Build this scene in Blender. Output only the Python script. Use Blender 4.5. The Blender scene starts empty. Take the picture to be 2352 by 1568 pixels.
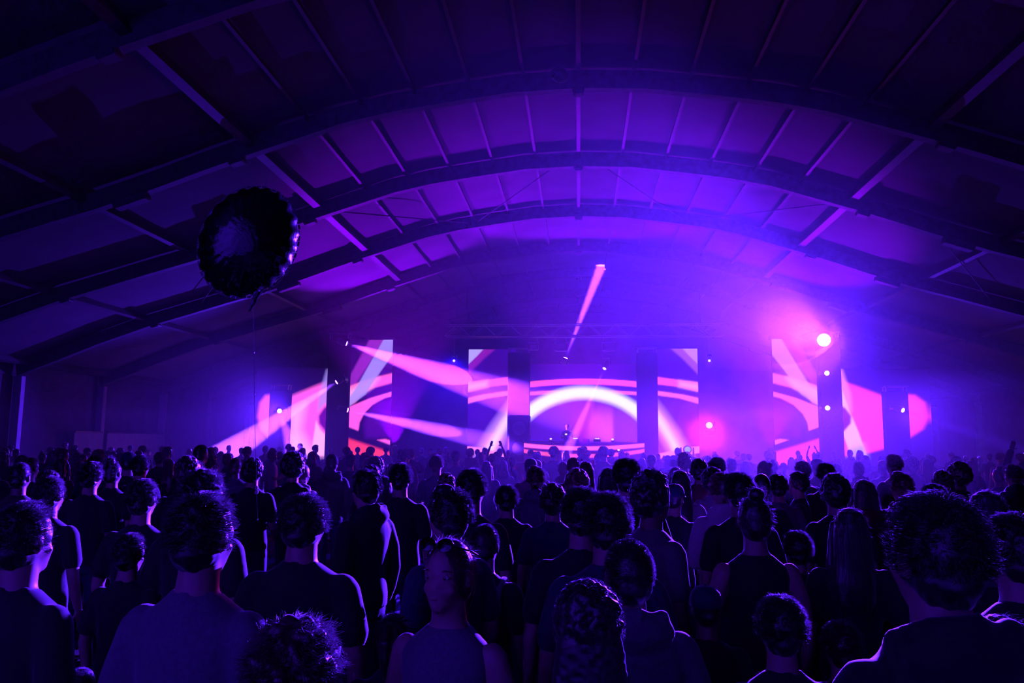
import bpy, bmesh, math, random
import numpy as np
from mathutils import Vector, Matrix, Quaternion, noise

random.seed(7)
SC = bpy.context.scene
COL = SC.collection
PI = math.pi

# ------------------------------------------------------------------ camera
W, H, F = 2352, 1568, 1830.0
CAMZ = 1.95
def cam_matrix(vx, vy, roll):
    c = Vector(((vx - W / 2) / F, -(vy - H / 2) / F, -1.0)).normalized()
    p = math.atan2(-c.y, c.z)
    if abs(p) > PI / 2: p -= math.copysign(PI, p)
    up = Vector((0, math.cos(p), math.sin(p)))
    right = c.cross(up)
    r = math.radians(roll)
    right, up = right * math.cos(r) - up * math.sin(r), up * math.cos(r) + right * math.sin(r)
    return Matrix((right, c, up))
CM = cam_matrix(1330, 1020, 0.5)
def at(px, py, d):
    """the point of the place seen at a photo pixel, at distance d down the hall"""
    r = CM @ Vector(((px - W / 2) / F, -(py - H / 2) / F, -1.0))
    t = d / r.y
    return Vector((r.x * t, d, CAMZ + r.z * t))
def to_px(x, y, z):
    x, y, z = np.asarray(x, float), np.asarray(y, float), np.asarray(z, float) - CAMZ
    m = CM
    cx = m[0][0] * x + m[1][0] * y + m[2][0] * z
    cy = m[0][1] * x + m[1][1] * y + m[2][1] * z
    cz = m[0][2] * x + m[1][2] * y + m[2][2] * z
    return W / 2 + F * cx / -cz, H / 2 - F * cy / -cz

cd = bpy.data.cameras.new('camera')
cd.sensor_width = 36.0; cd.sensor_fit = 'HORIZONTAL'; cd.lens = F * 36.0 / W
cd.clip_start = 0.05; cd.clip_end = 200
cam = bpy.data.objects.new('camera', cd)
COL.objects.link(cam)
cam.matrix_world = Matrix.Translation((0, 0, CAMZ)) @ CM.to_4x4()
SC.camera = cam
SC.view_settings.view_transform = 'Standard'
SC.view_settings.look = 'None'
SC.view_settings.exposure = 0.0
SC.view_settings.gamma = 1.0
SC.view_settings.use_curve_mapping = False
cy = SC.cycles
cy.use_denoising = True; cy.use_adaptive_sampling = True; cy.adaptive_threshold = .05; cy.adaptive_min_samples = 16
cy.max_bounces = 3; cy.diffuse_bounces = 1; cy.glossy_bounces = 2
cy.transmission_bounces = 2; cy.volume_bounces = 0; cy.transparent_max_bounces = 40
cy.sample_clamp_indirect = 3.0; cy.sample_clamp_direct = 60.0
cy.caustics_reflective = False; cy.caustics_refractive = False
w = bpy.data.worlds.new('world'); SC.world = w; w.use_nodes = True
w.node_tree.nodes['Background'].inputs[0].default_value = (0.002, 0.001, 0.012, 1)
w.node_tree.nodes['Background'].inputs[1].default_value = 0.3

# ------------------------------------------------------------------ helpers
def tag(o, label=None, cat=None, group=None, kind=None):
    if label: o['label'] = label
    if cat: o['category'] = cat
    if group: o['group'] = group
    if kind: o['kind'] = kind
    return o
def empty(name, loc=(0, 0, 0), rz=0.0):
    o = bpy.data.objects.new(name, None); COL.objects.link(o)
    o.empty_display_size = 0.1
    o.location = loc; o.rotation_euler = (0, 0, rz)
    return o
def link_mesh(name, me, parent=None, loc=None):
    o = bpy.data.objects.new(name, me); COL.objects.link(o)
    if parent: o.parent = parent
    if loc is not None: o.location = loc
    return o
def copy_tree(o, parent=None):
    c = o.copy(); COL.objects.link(c)
    if parent: c.parent = parent
    for ch in o.children: copy_tree(ch, c)
    return c

class MB:
    """collects shapes; build() links them as one mesh object"""
    def __init__(s): s.v = []; s.f = []
    def add(s, vs, fs):
        n = len(s.v); s.v += [tuple(v) for v in vs]; s.f += [tuple(i + n for i in f) for f in fs]
    def box(s, c, size, rot=None, bev=0.0):
        hx, hy, hz = size[0] / 2, size[1] / 2, size[2] / 2
        if bev <= 0:
            vs = [Vector((sx * hx, sy * hy, sz * hz)) for sz in (-1, 1) for sx, sy in ((-1, -1), (1, -1), (1, 1), (-1, 1))]
            fs = [(3, 2, 1, 0), (4, 5, 6, 7), (0, 1, 5, 4), (1, 2, 6, 5), (2, 3, 7, 6), (3, 0, 4, 7)]
        else:
            b = min(bev, hx * .9, hy * .9, hz * .9)
            oc = [(hx - b, -hy), (hx, -hy + b), (hx, hy - b), (hx - b, hy), (-hx + b, hy), (-hx, hy - b), (-hx, -hy + b), (-hx + b, -hy)]
            vs = []; fs = []
            for z, k in ((-hz, 1), (-hz + b, 0), (hz - b, 0), (hz, 1)):
                for (x, y) in oc:
                    q = (x, y)
                    if k: q = (x * (hx - b) / hx, y * (hy - b) / hy)
                    vs.append(Vector((q[0], q[1], z)))
            fs.append(tuple(range(7, -1, -1)))
            for r in range(3):
                for i in range(8):
                    j = (i + 1) % 8
                    fs.append((r * 8 + i, r * 8 + j, r * 8 + 8 + j, r * 8 + 8 + i))
            fs.append(tuple(range(24, 32)))
        c = Vector(c)
        if rot is not None: vs = [rot @ v for v in vs]
        s.add([v + c for v in vs], fs)
    def loft(s, rings, n=12, cap=True):
        """rings: (center, rx, ry[, axis]) closed tube along the ring centres; ellipse axes stay world x / y unless the chain turns"""
        pts = [Vector(r[0]) for r in rings]
        vs = []; fs = []
        for i, r in enumerate(rings):
            a = pts[max(0, i - 1)]; b = pts[min(len(pts) - 1, i + 1)]
            t = (b - a)
            t = t.normalized() if t.length > 1e-9 else Vector((0, 0, 1))
            u = Vector((1, 0, 0)); 
            if abs(t.x) > 0.9: u = Vector((0, 1, 0))
            u = (u - t * u.dot(t)).normalized(); v = t.cross(u)
            for k in range(n):
                an = 2 * PI * k / n
                vs.append(pts[i] + u * (r[1] * math.cos(an)) + v * (r[2] * math.sin(an)))
        for i in range(len(rings) - 1):
            for k in range(n):
                j = (k + 1) % n
                fs.append((i * n + k, i * n + j, (i + 1) * n + j, (i + 1) * n + k))
        if cap:
            fs.append(tuple(range(n - 1, -1, -1)))
            L = (len(rings) - 1) * n
            fs.append(tuple(L + k for k in range(n)))
        s.add(vs, fs)
    def limb(s, pts, n=12):
        """round tapered tube with domed ends through (point, radius)"""
        P = [(Vector(p), r) for p, r in pts]
        d0 = (P[0][0] - P[1][0]).normalized(); d1 = (P[-1][0] - P[-2][0]).normalized()
        r0, r1 = P[0][1], P[-1][1]
        rings = [(P[0][0] + d0 * r0 * .97, r0 * .25, r0 * .25), (P[0][0] + d0 * r0 * .7, r0 * .7, r0 * .7)]
        rings += [(p, r, r) for p, r in P]
        rings += [(P[-1][0] + d1 * r1 * .7, r1 * .7, r1 * .7), (P[-1][0] + d1 * r1 * .97, r1 * .25, r1 * .25)]
        s.loft(rings, n)
    def ell(s, c, r, n=14, m=9, rot=None):
        vs = [Vector((0, 0, -r[2]))]; fs = []
        for i in range(1, m):
            a = -PI / 2 + PI * i / m
            for k in range(n):
                b = 2 * PI * k / n
                vs.append(Vector((r[0] * math.cos(a) * math.cos(b), r[1] * math.cos(a) * math.sin(b), r[2] * math.sin(a))))
        vs.append(Vector((0, 0, r[2])))
        for k in range(n):
            j = (k + 1) % n
            fs.append((0, 1 + j, 1 + k))
            for i in range(m - 2):
                a = 1 + i * n
                fs.append((a + k, a + j, a + n + j, a + n + k))
            a = 1 + (m - 2) * n
            fs.append((a + k, a + j, len(vs) - 1))
        c = Vector(c)
        if rot is not None: vs = [rot @ v for v in vs]
        s.add([v + c for v in vs], fs)
    def tube(s, pts, r, n=6):
        s.loft([(p, r, r) for p in pts], n)
    def mesh(s, name, m=None, smooth=False):
        me = bpy.data.meshes.new(name)
        me.from_pydata(s.v, [], s.f); me.update()
        if smooth: me.polygons.foreach_set('use_smooth', [True] * len(me.polygons))
        if m: me.materials.append(m)
        return me
    def build(s, name, m, parent=None, loc=None, smooth=False):
        return link_mesh(name, s.mesh(name, m, smooth), parent, loc)

# ------------------------------------------------------------------ materials
def mat(name, col, rough=0.6, spec=0.5, metal=0.0, emit=None, strength=0.0, nscale=0, namp=0.0, bump=0.0, sheen=0.0):
    m = bpy.data.materials.new(name); m.use_nodes = True
    nt = m.node_tree; b = nt.nodes['Principled BSDF']
    b.inputs['Base Color'].default_value = (*col, 1)
    b.inputs['Roughness'].default_value = rough
    b.inputs['Specular IOR Level'].default_value = spec
    b.inputs['Metallic'].default_value = metal
    if sheen:
        b.inputs['Sheen Weight'].default_value = sheen
        b.inputs['Sheen Roughness'].default_value = 0.4
    if emit:
        b.inputs['Emission Color'].default_value = (*emit, 1)
        b.inputs['Emission Strength'].default_value = strength
    if nscale:
        tc = nt.nodes.new('ShaderNodeTexCoord'); tx = nt.nodes.new('ShaderNodeTexNoise')
        tx.inputs['Scale'].default_value = nscale; tx.inputs['Detail'].default_value = 4
        nt.links.new(tc.outputs['Object'], tx.inputs['Vector'])
        if namp:
            rp = nt.nodes.new('ShaderNodeValToRGB')
            rp.color_ramp.elements[0].position = .3; rp.color_ramp.elements[1].position = .7
            rp.color_ramp.elements[0].color = (*[c * (1 - namp) for c in col], 1)
            rp.color_ramp.elements[1].color = (*[min(1, c * (1 + namp)) for c in col], 1)
            nt.links.new(tx.outputs['Fac'], rp.inputs['Fac'])
            nt.links.new(rp.outputs['Color'], b.inputs['Base Color'])
        if bump:
            bp = nt.nodes.new('ShaderNodeBump'); bp.inputs['Strength'].default_value = bump; bp.inputs['Distance'].default_value = .02
            nt.links.new(tx.outputs['Fac'], bp.inputs['Height']); nt.links.new(bp.outputs['Normal'], b.inputs['Normal'])
    return m

M = {}
M['fabric_roof'] = mat('roof_canvas', (.115, .11, .12), .8, .08, nscale=.8, namp=.12)
M['alu'] = mat('arch_aluminium', (.07, .07, .08), .7, .25, nscale=6, namp=.2)
M['purlin'] = mat('purlin_aluminium', (.06, .06, .066), .6, .3, nscale=6, namp=.15)
M['wallcloth'] = mat('wall_canvas', (.10, .10, .12), .85, .2, nscale=1.5, namp=.2)
M['floor'] = mat('floor_boards', (.04, .038, .036), .65, .35, nscale=3, namp=.35)
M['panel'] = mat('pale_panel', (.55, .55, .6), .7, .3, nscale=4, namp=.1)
M['blackcloth'] = mat('black_drape', (.0018, .0018, .0022), .95, .01, nscale=12, namp=.3)
M['blackmetal'] = mat('black_metal', (.02, .02, .022), .4, .5, nscale=30, namp=.2)
M['truss'] = mat('truss_aluminium', (.35, .35, .37), .35, .6, metal=.8, nscale=20, namp=.1)
M['plastic'] = mat('black_plastic', (.015, .015, .017), .35, .5, nscale=40, namp=.2)
M["foil"] = mat("balloon_foil", (.004, .004, .006), .14, .5, nscale=14, bump=.35)
M['bead'] = mat('bead', (.5, .42, .5), .3, .6, nscale=50, namp=.1)
M['ribbon'] = mat('ribbon', (.012, .01, .016), .9, .05, nscale=50, namp=.1)
M['skin1'] = mat('skin_light', (.25, .16, .12), .5, .4, nscale=30, namp=.08)
M['skin2'] = mat('skin_brown', (.12, .07, .05), .5, .4, nscale=30, namp=.08)
HAIRC = {'dark': (.012, .009, .008), 'brown': (.045, .026, .016), 'fair': (.14, .09, .05)}
for k, c in HAIRC.items(): M['hair_' + k] = mat('hair_' + k, c, .38, .6, nscale=60, namp=.25, sheen=.25)
SHIRT = {'black': (.012, .012, .014), 'navy': (.015, .02, .05), 'grey': (.09, .09, .1), 'white': (.5, .5, .52), 'maroon': (.07, .012, .02), 'olive': (.045, .05, .025)}
for k, c in SHIRT.items(): M['shirt_' + k] = mat('cotton_' + k, c, .85, .25, nscale=80, namp=.15, sheen=.25)
M['eyewhite'] = mat('eye_white', (.6, .58, .56), .2, .5, nscale=40, namp=.03)
M['iris'] = mat('iris', (.02, .015, .012), .1, .6, nscale=40, namp=.1)
M['lips'] = mat('lips', (.2, .07, .07), .4, .4, nscale=60, namp=.1)
M['denim'] = mat('denim', (.02, .028, .05), .8, .2, nscale=90, namp=.25)
M['paletrouser'] = mat('pale_cotton', (.3, .3, .36), .85, .2, nscale=90, namp=.1)
M['shoe'] = mat('shoe_leather', (.02, .018, .016), .5, .4, nscale=50, namp=.2)
VIO = (.085, .012, 1.0)
def lamp_mat(name, col, s):
    m = mat(name, (.05, .05, .05), .2, .5, emit=col, strength=s, nscale=5, namp=.05)
    return m
M['lens'] = lamp_mat('lamp_lens_violet', (.14, .03, 1.0), 70)
M['lens_big'] = lamp_mat('lamp_lens_blazing', (.14, .03, 1.0), 160)
M['lens_dim'] = lamp_mat('lamp_lens_pale', (.75, .55, 1.0), 1.6)
M['lens_red'] = lamp_mat('lamp_lens_red', (1.0, .19, .04), 4.5)
M['lens_cyan'] = lamp_mat('lamp_lens_cyan', (.1, .38, .8), 1.0)
M['lens_white'] = lamp_mat('lamp_white', (.5, .6, 1.0), .9)

# ------------------------------------------------------------------ the tent
PROF = [(0, 7.80), (1.5, 7.74), (3, 7.54), (4.2, 7.36), (5.3, 7.12), (6.3, 6.80), (7.5, 6.42), (8.5, 6.08), (9.5, 5.72), (11, 5.22), (12.4, 4.83), (13.8, 4.42), (15.2, 4.02), (17, 3.40), (18.6, 2.78), (20, 2.25)]
PX = [p[0] for p in PROF]; PZ = [p[1] + CAMZ for p in PROF]
def zarch(x): return float(np.interp(abs(x), PX, PZ))
XS = sorted(set([-p for p in PX] + PX))
BEAM, FAB = .42, .50
Y0, Y1 = -4.0, 47.0
ARCH_Y = [1.9 + 5 * k for k in range(0, 10)]   # 1.9 ... 46.9

def ceiling():
    mb = MB(); ys = [Y0] + ARCH_Y + [Y1 + .3]
    yy = []
    for a, b in zip(ys[:-1], ys[1:]):
        yy += [a + (b - a) * t for t in (0, .25, .5, .75)]
    yy.append(ys[-1])
    n = len(XS); vs = []
    for y in yy:
        # the canvas sags a little between the arches
        k = min(abs(y - a) for a in ARCH_Y) / 2.5
        for x in XS: vs.append((x, y, zarch(x) + FAB - .05 * min(1, k)))
    vs2 = [(x, y, z + .03) for x, y, z in vs]
    fs = []
    for j in range(len(yy) - 1):
        for i in range(n - 1):
            a = j * n + i
            fs.append((a, a + n, a + n + 1, a + 1))
    mb.add(vs, fs); mb.add(vs2, [f[::-1] for f in fs])
    return tag(mb.build('ceiling', M['fabric_roof'], smooth=True), 'pale arched canvas tent roof lit violet', 'ceiling', kind='structure')
ceiling()
mb = MB(); mb.box((0, (Y0 + Y1) / 2, -.05), (40.6, Y1 - Y0 + .6, .1)); tag(mb.build('floor', M['floor']), 'dark hall floor under the crowd', 'floor', kind='structure')
EZ = zarch(20) + FAB
for s, nm in ((-1, 'left'), (1, 'right')):
    mb = MB(); mb.box((s * 20.25, (Y0 + Y1) / 2, EZ / 2), (.1, Y1 - Y0 + .4, EZ))
    tag(mb.build('wall_' + nm, M['wallcloth']), 'dark canvas side wall on the ' + nm, 'wall', kind='structure')
def gable(name, y, lab):
    mb = MB(); n = len(XS); vs = []
    for yy in (y - .04, y + .04):
        vs += [(x, yy, zarch(x) + FAB) for x in XS] + [(x, yy, 0) for x in XS]
    fs = []
    for i in range(n - 1):
        fs.append((i, i + n, i + n + 1, i + 1)); o = 2 * n
        fs.append((o + i, o + i + 1, o + i + n + 1, o + i + n))
    mb.add(vs, fs)
    tag(mb.build(name, M['wallcloth']), lab, 'wall', kind='structure')
gable('wall_back', Y1, 'dark end wall behind the stage')
gable('wall_front', Y0, 'dark end wall behind the crowd')

ORD = ['nearest', 'second', 'third', 'fourth', 'fifth', 'sixth', 'seventh', 'eighth', 'ninth', 'tenth', 'eleventh', 'twelfth', 'thirteenth', 'fourteenth', 'fifteenth', 'sixteenth', 'seventeenth', 'eighteenth', 'nineteenth', 'twentieth']
def arch(y, k):
    mb = MB(); hw = .11; vs = []; fs = []; n = len(XS)
    xs = XS
    for x in xs:
        e = .02
        dz = (zarch(x + e) - zarch(x - e)) / (2 * e); L = math.hypot(1, dz); nx, nz = -dz / L, 1 / L
        zb = zarch(x)
        for dy in (-hw, hw):
            vs.append((x, y + dy, zb)); vs.append((x + nx * BEAM, y + dy, zb + nz * BEAM))
    for i in range(n - 1):
        a = i * 4; b = a + 4
        fs += [(a, b, b + 1, a + 1), (a + 2, a + 3, b + 3, b + 2), (a, a + 2, b + 2, b), (a + 1, b + 1, b + 3, a + 3)]
    mb.add(vs, fs)
    o = mb.build('roof_arch', M['alu'])
    tag(o, 'dark curved roof arch, %s in view counting from the crowd' % (ORD[k - 2] if k >= 2 else 'overhead ' + ORD[k]), 'arch', 'roof arches', 'structure')
    for s in (-1, 1):
        for px_, wd, hh in ((7.75, .34, .14), (10.2, .8, .2), (15.0, .3, .14)):
            j = MB(); dz = (zarch(px_ + .1) - zarch(px_ - .1)) / .2
            rot = Matrix.Rotation(-math.atan(dz) * s, 3, 'Y')
            j.box((s * px_, y, zarch(px_) - hh / 2 + .05), (wd, .3, hh), rot, .03)
            j.build('joint_plate', M['alu'], o)
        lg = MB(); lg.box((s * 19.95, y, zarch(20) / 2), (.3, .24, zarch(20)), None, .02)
        lg.build('leg', M['panel'] if k > 3 else M['alu'], o)  # far legs get a pale colour in place of light on the posts
    rn = MB(); rn.box((0, y, zarch(0) - .02), (.26, .3, .2), None, .05); rn.build('ridge_plate', M['alu'], o)
for k, y in enumerate(ARCH_Y): 
    if 1 <= k <= 9: arch(y, k - 1)

def purlin(x, wd, dp, nm, lab):
    mb = MB(); e = .05
    dz = (zarch(x + e) - zarch(x - e)) / (2 * e) if abs(x) > .1 else 0
    rot = Matrix.Rotation(-math.atan(dz), 3, 'Y')
    mb.box((x, (Y0 + Y1) / 2, zarch(x) + FAB - .06 - dp / 2), (wd, Y1 - Y0 - .2, dp), rot)
    tag(mb.build(nm, M['purlin']), lab, 'purlin', 'roof purlins', 'structure')
purlin(0, .10, .22, 'roof_purlin', 'ridge purlin running along the top of the roof')
for s, side in ((-1, 'left'), (1, 'right')):
    for k in range(1, 6): purlin(s * 1.22 * k, .07, .12, 'roof_purlin', 'slim roof purlin, %s to the %s of the ridge' % (['first', 'second', 'third', 'fourth', 'fifth'][k - 1], side))
    purlin(s * 7.45, .2, .26, 'roof_purlin', 'thick main roof purlin halfway down the %s slope' % side)
    purlin(s * 11.3, .14, .18, 'roof_purlin', 'roof purlin low on the %s slope' % side)
    purlin(s * 15.4, .14, .18, 'roof_purlin', 'lowest roof purlin above the %s eave' % side)
    purlin(s * 19.6, .16, .2, 'roof_purlin', 'eave purlin along the %s wall top' % side)
def cable(pts, lab):
    mb = MB(); mb.tube([Vector(p) for p in pts], .018, 5)
    tag(mb.build('brace_cable', M['alu']), lab, 'cable', 'roof bracing cables')
za = lambda x: zarch(x) + .18
for s, side in ((-1, 'left'), (1, 'right')):
    cable([(s * .5, 21.9, za(.5)), (s * 3.6, 26.9, za(3.6))], 'thin bracing cable from the ridge, %s side' % side)
    cable([(s * 3.72, 26.85, za(3.72)), (s * 7.3, 21.9, za(7.3))], 'thin bracing cable below the main purlin, %s side' % side)
    cable([(s * 9.6, 21.9, za(9.6)), (s * 13.5, 26.9, za(13.5))], 'thin bracing cable low on the %s roof slope' % side)

# stage haze: thin over the crowd, thicker towards the stage
def haze(y0, y1, dens, aniso, lab, name, ztop=10.2, zbot=-.4):
    hz = MB(); hz.box((0, (y0 + y1) / 2, (ztop + zbot) / 2), (40.3, y1 - y0, ztop - zbot))
    hm = bpy.data.materials.new(name); hm.use_nodes = True
    nt = hm.node_tree
    for n_ in list(nt.nodes): nt.nodes.remove(n_)
    vo = nt.nodes.new('ShaderNodeVolumeScatter'); out = nt.nodes.new('ShaderNodeOutputMaterial')
    vo.inputs['Color'].default_value = (1, 1, 1, 1); vo.inputs['Density'].default_value = dens; vo.inputs['Anisotropy'].default_value = aniso
    nt.links.new(vo.outputs[0], out.inputs['Volume'])
    tag(hz.build('haze', hm), lab, 'haze', kind='stuff')
haze(10.06, 27.03, .0032, .5, 'low haze lying over the crowd', 'low_haze', 2.9)
haze(10.06, 27.03, .0010, .5, 'very thin haze under the tent roof', 'roof_haze', 10.2, 2.92)
haze(27.05, 46.4, .0082, .4, 'thicker haze in front of the stage', 'stage_haze')

def smoke(c, r, dens, lab, rot=None):
    m = bpy.data.materials.new('smoke_' + lab.split()[0]); m.use_nodes = True
    nt = m.node_tree
    for n_ in list(nt.nodes): nt.nodes.remove(n_)
    vo = nt.nodes.new('ShaderNodeVolumeScatter'); out = nt.nodes.new('ShaderNodeOutputMaterial')
    vo.inputs['Color'].default_value = (1, 1, 1, 1); vo.inputs['Density'].default_value = dens; vo.inputs['Anisotropy'].default_value = .3
    nt.links.new(vo.outputs[0], out.inputs['Volume'])
    b = MB(); b.ell((0, 0, 0), r, 32, 20, rot)
    tag(b.build('smoke', m, loc=c, smooth=True), lab, 'smoke', kind='stuff')
SMK = [(at(812, 793, 35.12), at(1085, 874, 36.55), .62, .16, 'thin smoke added along the top left beam'),
       (at(815, 944, 35.1), at(1060, 996, 36.3), .42, .16, 'low smoke around the bottom left beam')]
for p0, p1, r_, dn, lab in SMK: smoke((p0 + p1) / 2, ((p1 - p0).length / 2, r_ * .6, r_), dn, lab, (p1 - p0).to_track_quat('X', 'Z').to_matrix())  # smoke shaped along the beams so they show brighter, then fade
smoke(at(1630, 973, 33.5), (1.35, .75, 1.3), .05, 'small added puff of smoke forming the red lamp halo')  # puff added only to give the red lamp its halo
smoke(at(1730, 745, 32.3), (3.4, 2.0, 1.9), .024, 'drifting smoke lit pink beside the blazing lamp')

# ------------------------------------------------------------------ LED screens
def poly(X, Y, pts, soft=1.5):
    pts = np.array(pts, float); n = len(pts)
    ins = np.zeros(X.shape, bool); dist = np.full(X.shape, 1e9)
    for i in range(n):
        x0, y0 = pts[i]; x1, y1 = pts[(i + 1) % n]
        c = ((y0 > Y) != (y1 > Y)) & (X < (x1 - x0) * (Y - y0) / (y1 - y0 + 1e-9) + x0)
        ins ^= c
        dx, dy = x1 - x0, y1 - y0
        t = np.clip(((X - x0) * dx + (Y - y0) * dy) / (dx * dx + dy * dy + 1e-9), 0, 1)
        dist = np.minimum(dist, np.hypot(X - x0 - t * dx, Y - y0 - t * dy))
    sd = np.where(ins, dist, -dist)
    return np.clip(.5 + sd / (2 * soft), 0, 1)
def mixc(c, a, col): return c * (1 - a[..., None]) + np.array(col) * a[..., None]
PINK = (1.25, .13, .85); RED = (1.5, .05, .12); LIL = (.42, .30, 1.0); WHT = (1.0, .78, 1.1); PUR = (.16, .0, .32); DARK = (.003, .0, .03); PALEP = (1.15, .5, 1.05)
def wing(X, Y, side):
    # left wing drawn in photo pixels; the right one is its mirror image, redder
    L = side == 'L'
    if not L:
        # map right px onto the left layout
        X = np.interp(X, [1773, 1875, 1922, 2028, 2078, 2132], [902, 807, 762, 667, 622, 592])
    c = np.zeros(X.shape + (3,)); c[:] = DARK
    hot = PINK if L else RED
    # far eye shape of the outer panel
    eye = [(592, 957), (597, 925), (610, 908), (640, 905), (667, 910), (720, 888), (762, 872), (807, 858), (807, 1050), (770, 1046), (720, 1046), (667, 1030), (620, 1008), (600, 985)]
    a = poly(X, Y, eye, 5); c = mixc(c, a, hot if L else (1.6, .06, .14))
    if L:
        g = np.clip((740 - np.abs(X - 690)) / 740, 0, 1)
        a = poly(X, Y, [(667, 950), (700, 930), (690, 985), (720, 1046), (667, 1046)], 14); c = mixc(c, a * .8, (1.3, .55, 1.2))
    a = poly(X, Y, [(762, 838), (750, 850), (733, 905), (730, 945), (745, 928), (762, 920)], 4); c = mixc(c, a * .7, LIL if L else (1.2, .3, .6))
    if L:
        a = poly(X, Y, [(726, 966), (714, 1046), (744, 1046), (748, 1000), (735, 985)], 2); c = mixc(c, a, PALEP)
    else:
        a = poly(X, Y, [(762, 885), (756, 880), (735, 945), (718, 990), (700, 1046), (733, 1046), (748, 1000), (762, 960)], 2); c = mixc(c, a, PALEP)
        a = poly(X, Y, [(706, 1020), (698, 1052), (736, 1052), (737, 1030)], 9); c = mixc(c, a * .8, LIL)
    a = poly(X, Y, [(807, 920), (762, 924), (744, 937), (732, 955), (733, 972), (746, 989), (762, 1000), (807, 1000)], 3); c = mixc(c, a, PUR)
    a = poly(X, Y, [(807, 930), (764, 937), (751, 950), (749, 963), (755, 976), (764, 984), (807, 985)], 1.5); c = mixc(c, a, PINK)
    a = poly(X, Y, [(763, 1010), (667, 1050), (807, 1052), (807, 1004)], 6)
    if L: c = mixc(c, a * .5, PALEP)
    # inner panel
    inn = (X > 790)
    ci = np.zeros_like(c); ci[:] = DARK
    a = poly(X, Y, [(850, 778), (884, 778), (838, 850), (812, 890), (800, 905), (800, 870)], 3); ci = mixc(ci, a, (.3, .02, .42))
    a = poly(X, Y, [(800, 888), (840, 872), (904, 856), (904, 878), (860, 890), (830, 905), (815, 925), (800, 930)], 2.5); ci = mixc(ci, a, PINK if not L else (1.25, .12, .5))
    a = poly(X, Y, [(800, 895), (870, 868), (855, 888), (800, 925)], 8); ci = mixc(ci, a * .75, PALEP)
    a = poly(X, Y, [(882, 778), (910, 778), (904, 812), (882, 842), (862, 870), (840, 905), (800, 935), (800, 915), (815, 895), (838, 855)], 1.5); ci = mixc(ci, a * (.85 if L else .6), LIL if L else (.8, .3, 1.1))
    a = poly(X, Y, [(800, 935), (850, 914), (904, 898), (904, 909), (884, 914), (855, 930), (836, 950), (826, 970), (823, 989), (800, 980)], 1.5); ci = mixc(ci, a, PINK)
    a = poly(X, Y, [(904, 914), (870, 922), (845, 945), (835, 975), (840, 1005), (904, 1006)], 6); ci = mixc(ci, a * .6, (.12, .0, .4))
    a = poly(X, Y, [(866, 1010), (885, 1008), (904, 1013), (904, 1024)], 1.5); ci = mixc(ci, a, PINK)
    a = poly(X, Y, [(800, 1008), (830, 1018), (904, 1042), (904, 1090), (800, 1090)], 5); ci = mixc(ci, a, RED)
    if not L: ci = ci * np.array([1.0, 1.05, .95])
    return np.where(inn[..., None], ci, c)
def ringdist(X, Y, cx, cy, r): return np.hypot(X - cx, Y - cy) - r
def band(d, lo, hi, soft):
    return np.clip((d - lo) / soft + .5, 0, 1) * np.clip((hi - d) / soft + .5, 0, 1)
def centre(X, Y, which):
    c = np.zeros(X.shape + (3,)); c[:] = (.03, .0, .2)
    if which == 'C':
        t = (X - 1341) / 123.0
        for yc, hw, col in ((876 + 6.5 * t * t, 6.5, (1.35, .10, .38)), (899 + 4.5 * t * t, 3.8, (1.25, .14, .6))):
            c = mixc(c, band(Y - yc, -hw, hw, 2), col)
        d = np.hypot(X - 1341, (Y - 1096) * 1.0)
        c = mixc(c, band(d, 180, 209, 11), (.85, .78, 1.3))
        c = mixc(c, band(d, 188, 202, 12) * .8, (1.15, 1.25, 1.35))
        a = np.clip((Y - 880) / 160, 0, 1) * np.clip((176 - d) / 20, 0, 1); c = mixc(c, a * .3, (.12, .01, .55))
    else:
        if which == 'R': X = 2679 - X - 0.0
        # top corner
        a = poly(X, Y, [(1070, 795), (1145, 795), (1113, 822), (1085, 850), (1070, 866)], 3); c = mixc(c, a, (.26, .01, .34) if which == 'L' else (.34, .08, .7))
        a = poly(X, Y, [(1070, 795), (1116, 795), (1097, 816), (1070, 842)], 1.5); c = mixc(c, a, (.5, .38, 1.0) if which == 'L' else (.6, .25, 1.0))
        for P, col in (([(1070, 878), (1110, 874), (1180, 864), (1180, 881), (1120, 888), (1070, 901)], (1.35, .10, .30)),
                       ([(1070, 915), (1110, 906), (1180, 896), (1180, 906), (1120, 914), (1070, 928)], (1.25, .17, .75))):
            c = mixc(c, poly(X, Y, P, 1.8), col)
        a = poly(X, Y, [(1070, 882), (1120, 874), (1120, 888), (1070, 898)], 6); c = mixc(c, a * .7, (1.3, .45, 1.0))
        a = poly(X, Y, [(1186, 905), (1150, 950), (1122, 990), (1092, 1042), (1085, 1065), (1125, 1065), (1138, 1042), (1160, 1003), (1186, 962)], 11); c = mixc(c, a, (.75, .3, 1.15))
        a = poly(X, Y, [(1180, 930), (1152, 968), (1125, 1015), (1108, 1052), (1124, 1052), (1144, 1012), (1180, 955)], 6); c = mixc(c, a * .8, (1.2, .85, 1.25))
        a = poly(X, Y, [(1060, 1023), (1095, 1027), (1180, 1045), (1180, 1055), (1060, 1038)], 1.5); c = mixc(c, a * (1 if which == 'L' else .9), (1.35, .25, .6))
        c = np.where((X > 1120)[..., None] & (Y > 880)[..., None], c, c)
    return c
def booth_px(X, Y, _):
    c = np.zeros(X.shape + (3,)); c[:] = (.02, .0, .08)
    t = (X - 1341) / 138.0
    c = mixc(c, band(Y - (1029.5 - 7.5 * t * t), -4.6, 4.6, 2), (1.3, .15, .6))
    c = mixc(c, band(Y - (1029.5 - 7.5 * t * t), -1.2, 1.2, 1.5) * .4, (.9, .2, .8))
    c = mixc(c, band(Y - (1047 - 12 * t * t), -4, 4, 3), (1.35, .11, .3))
    return c

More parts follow.
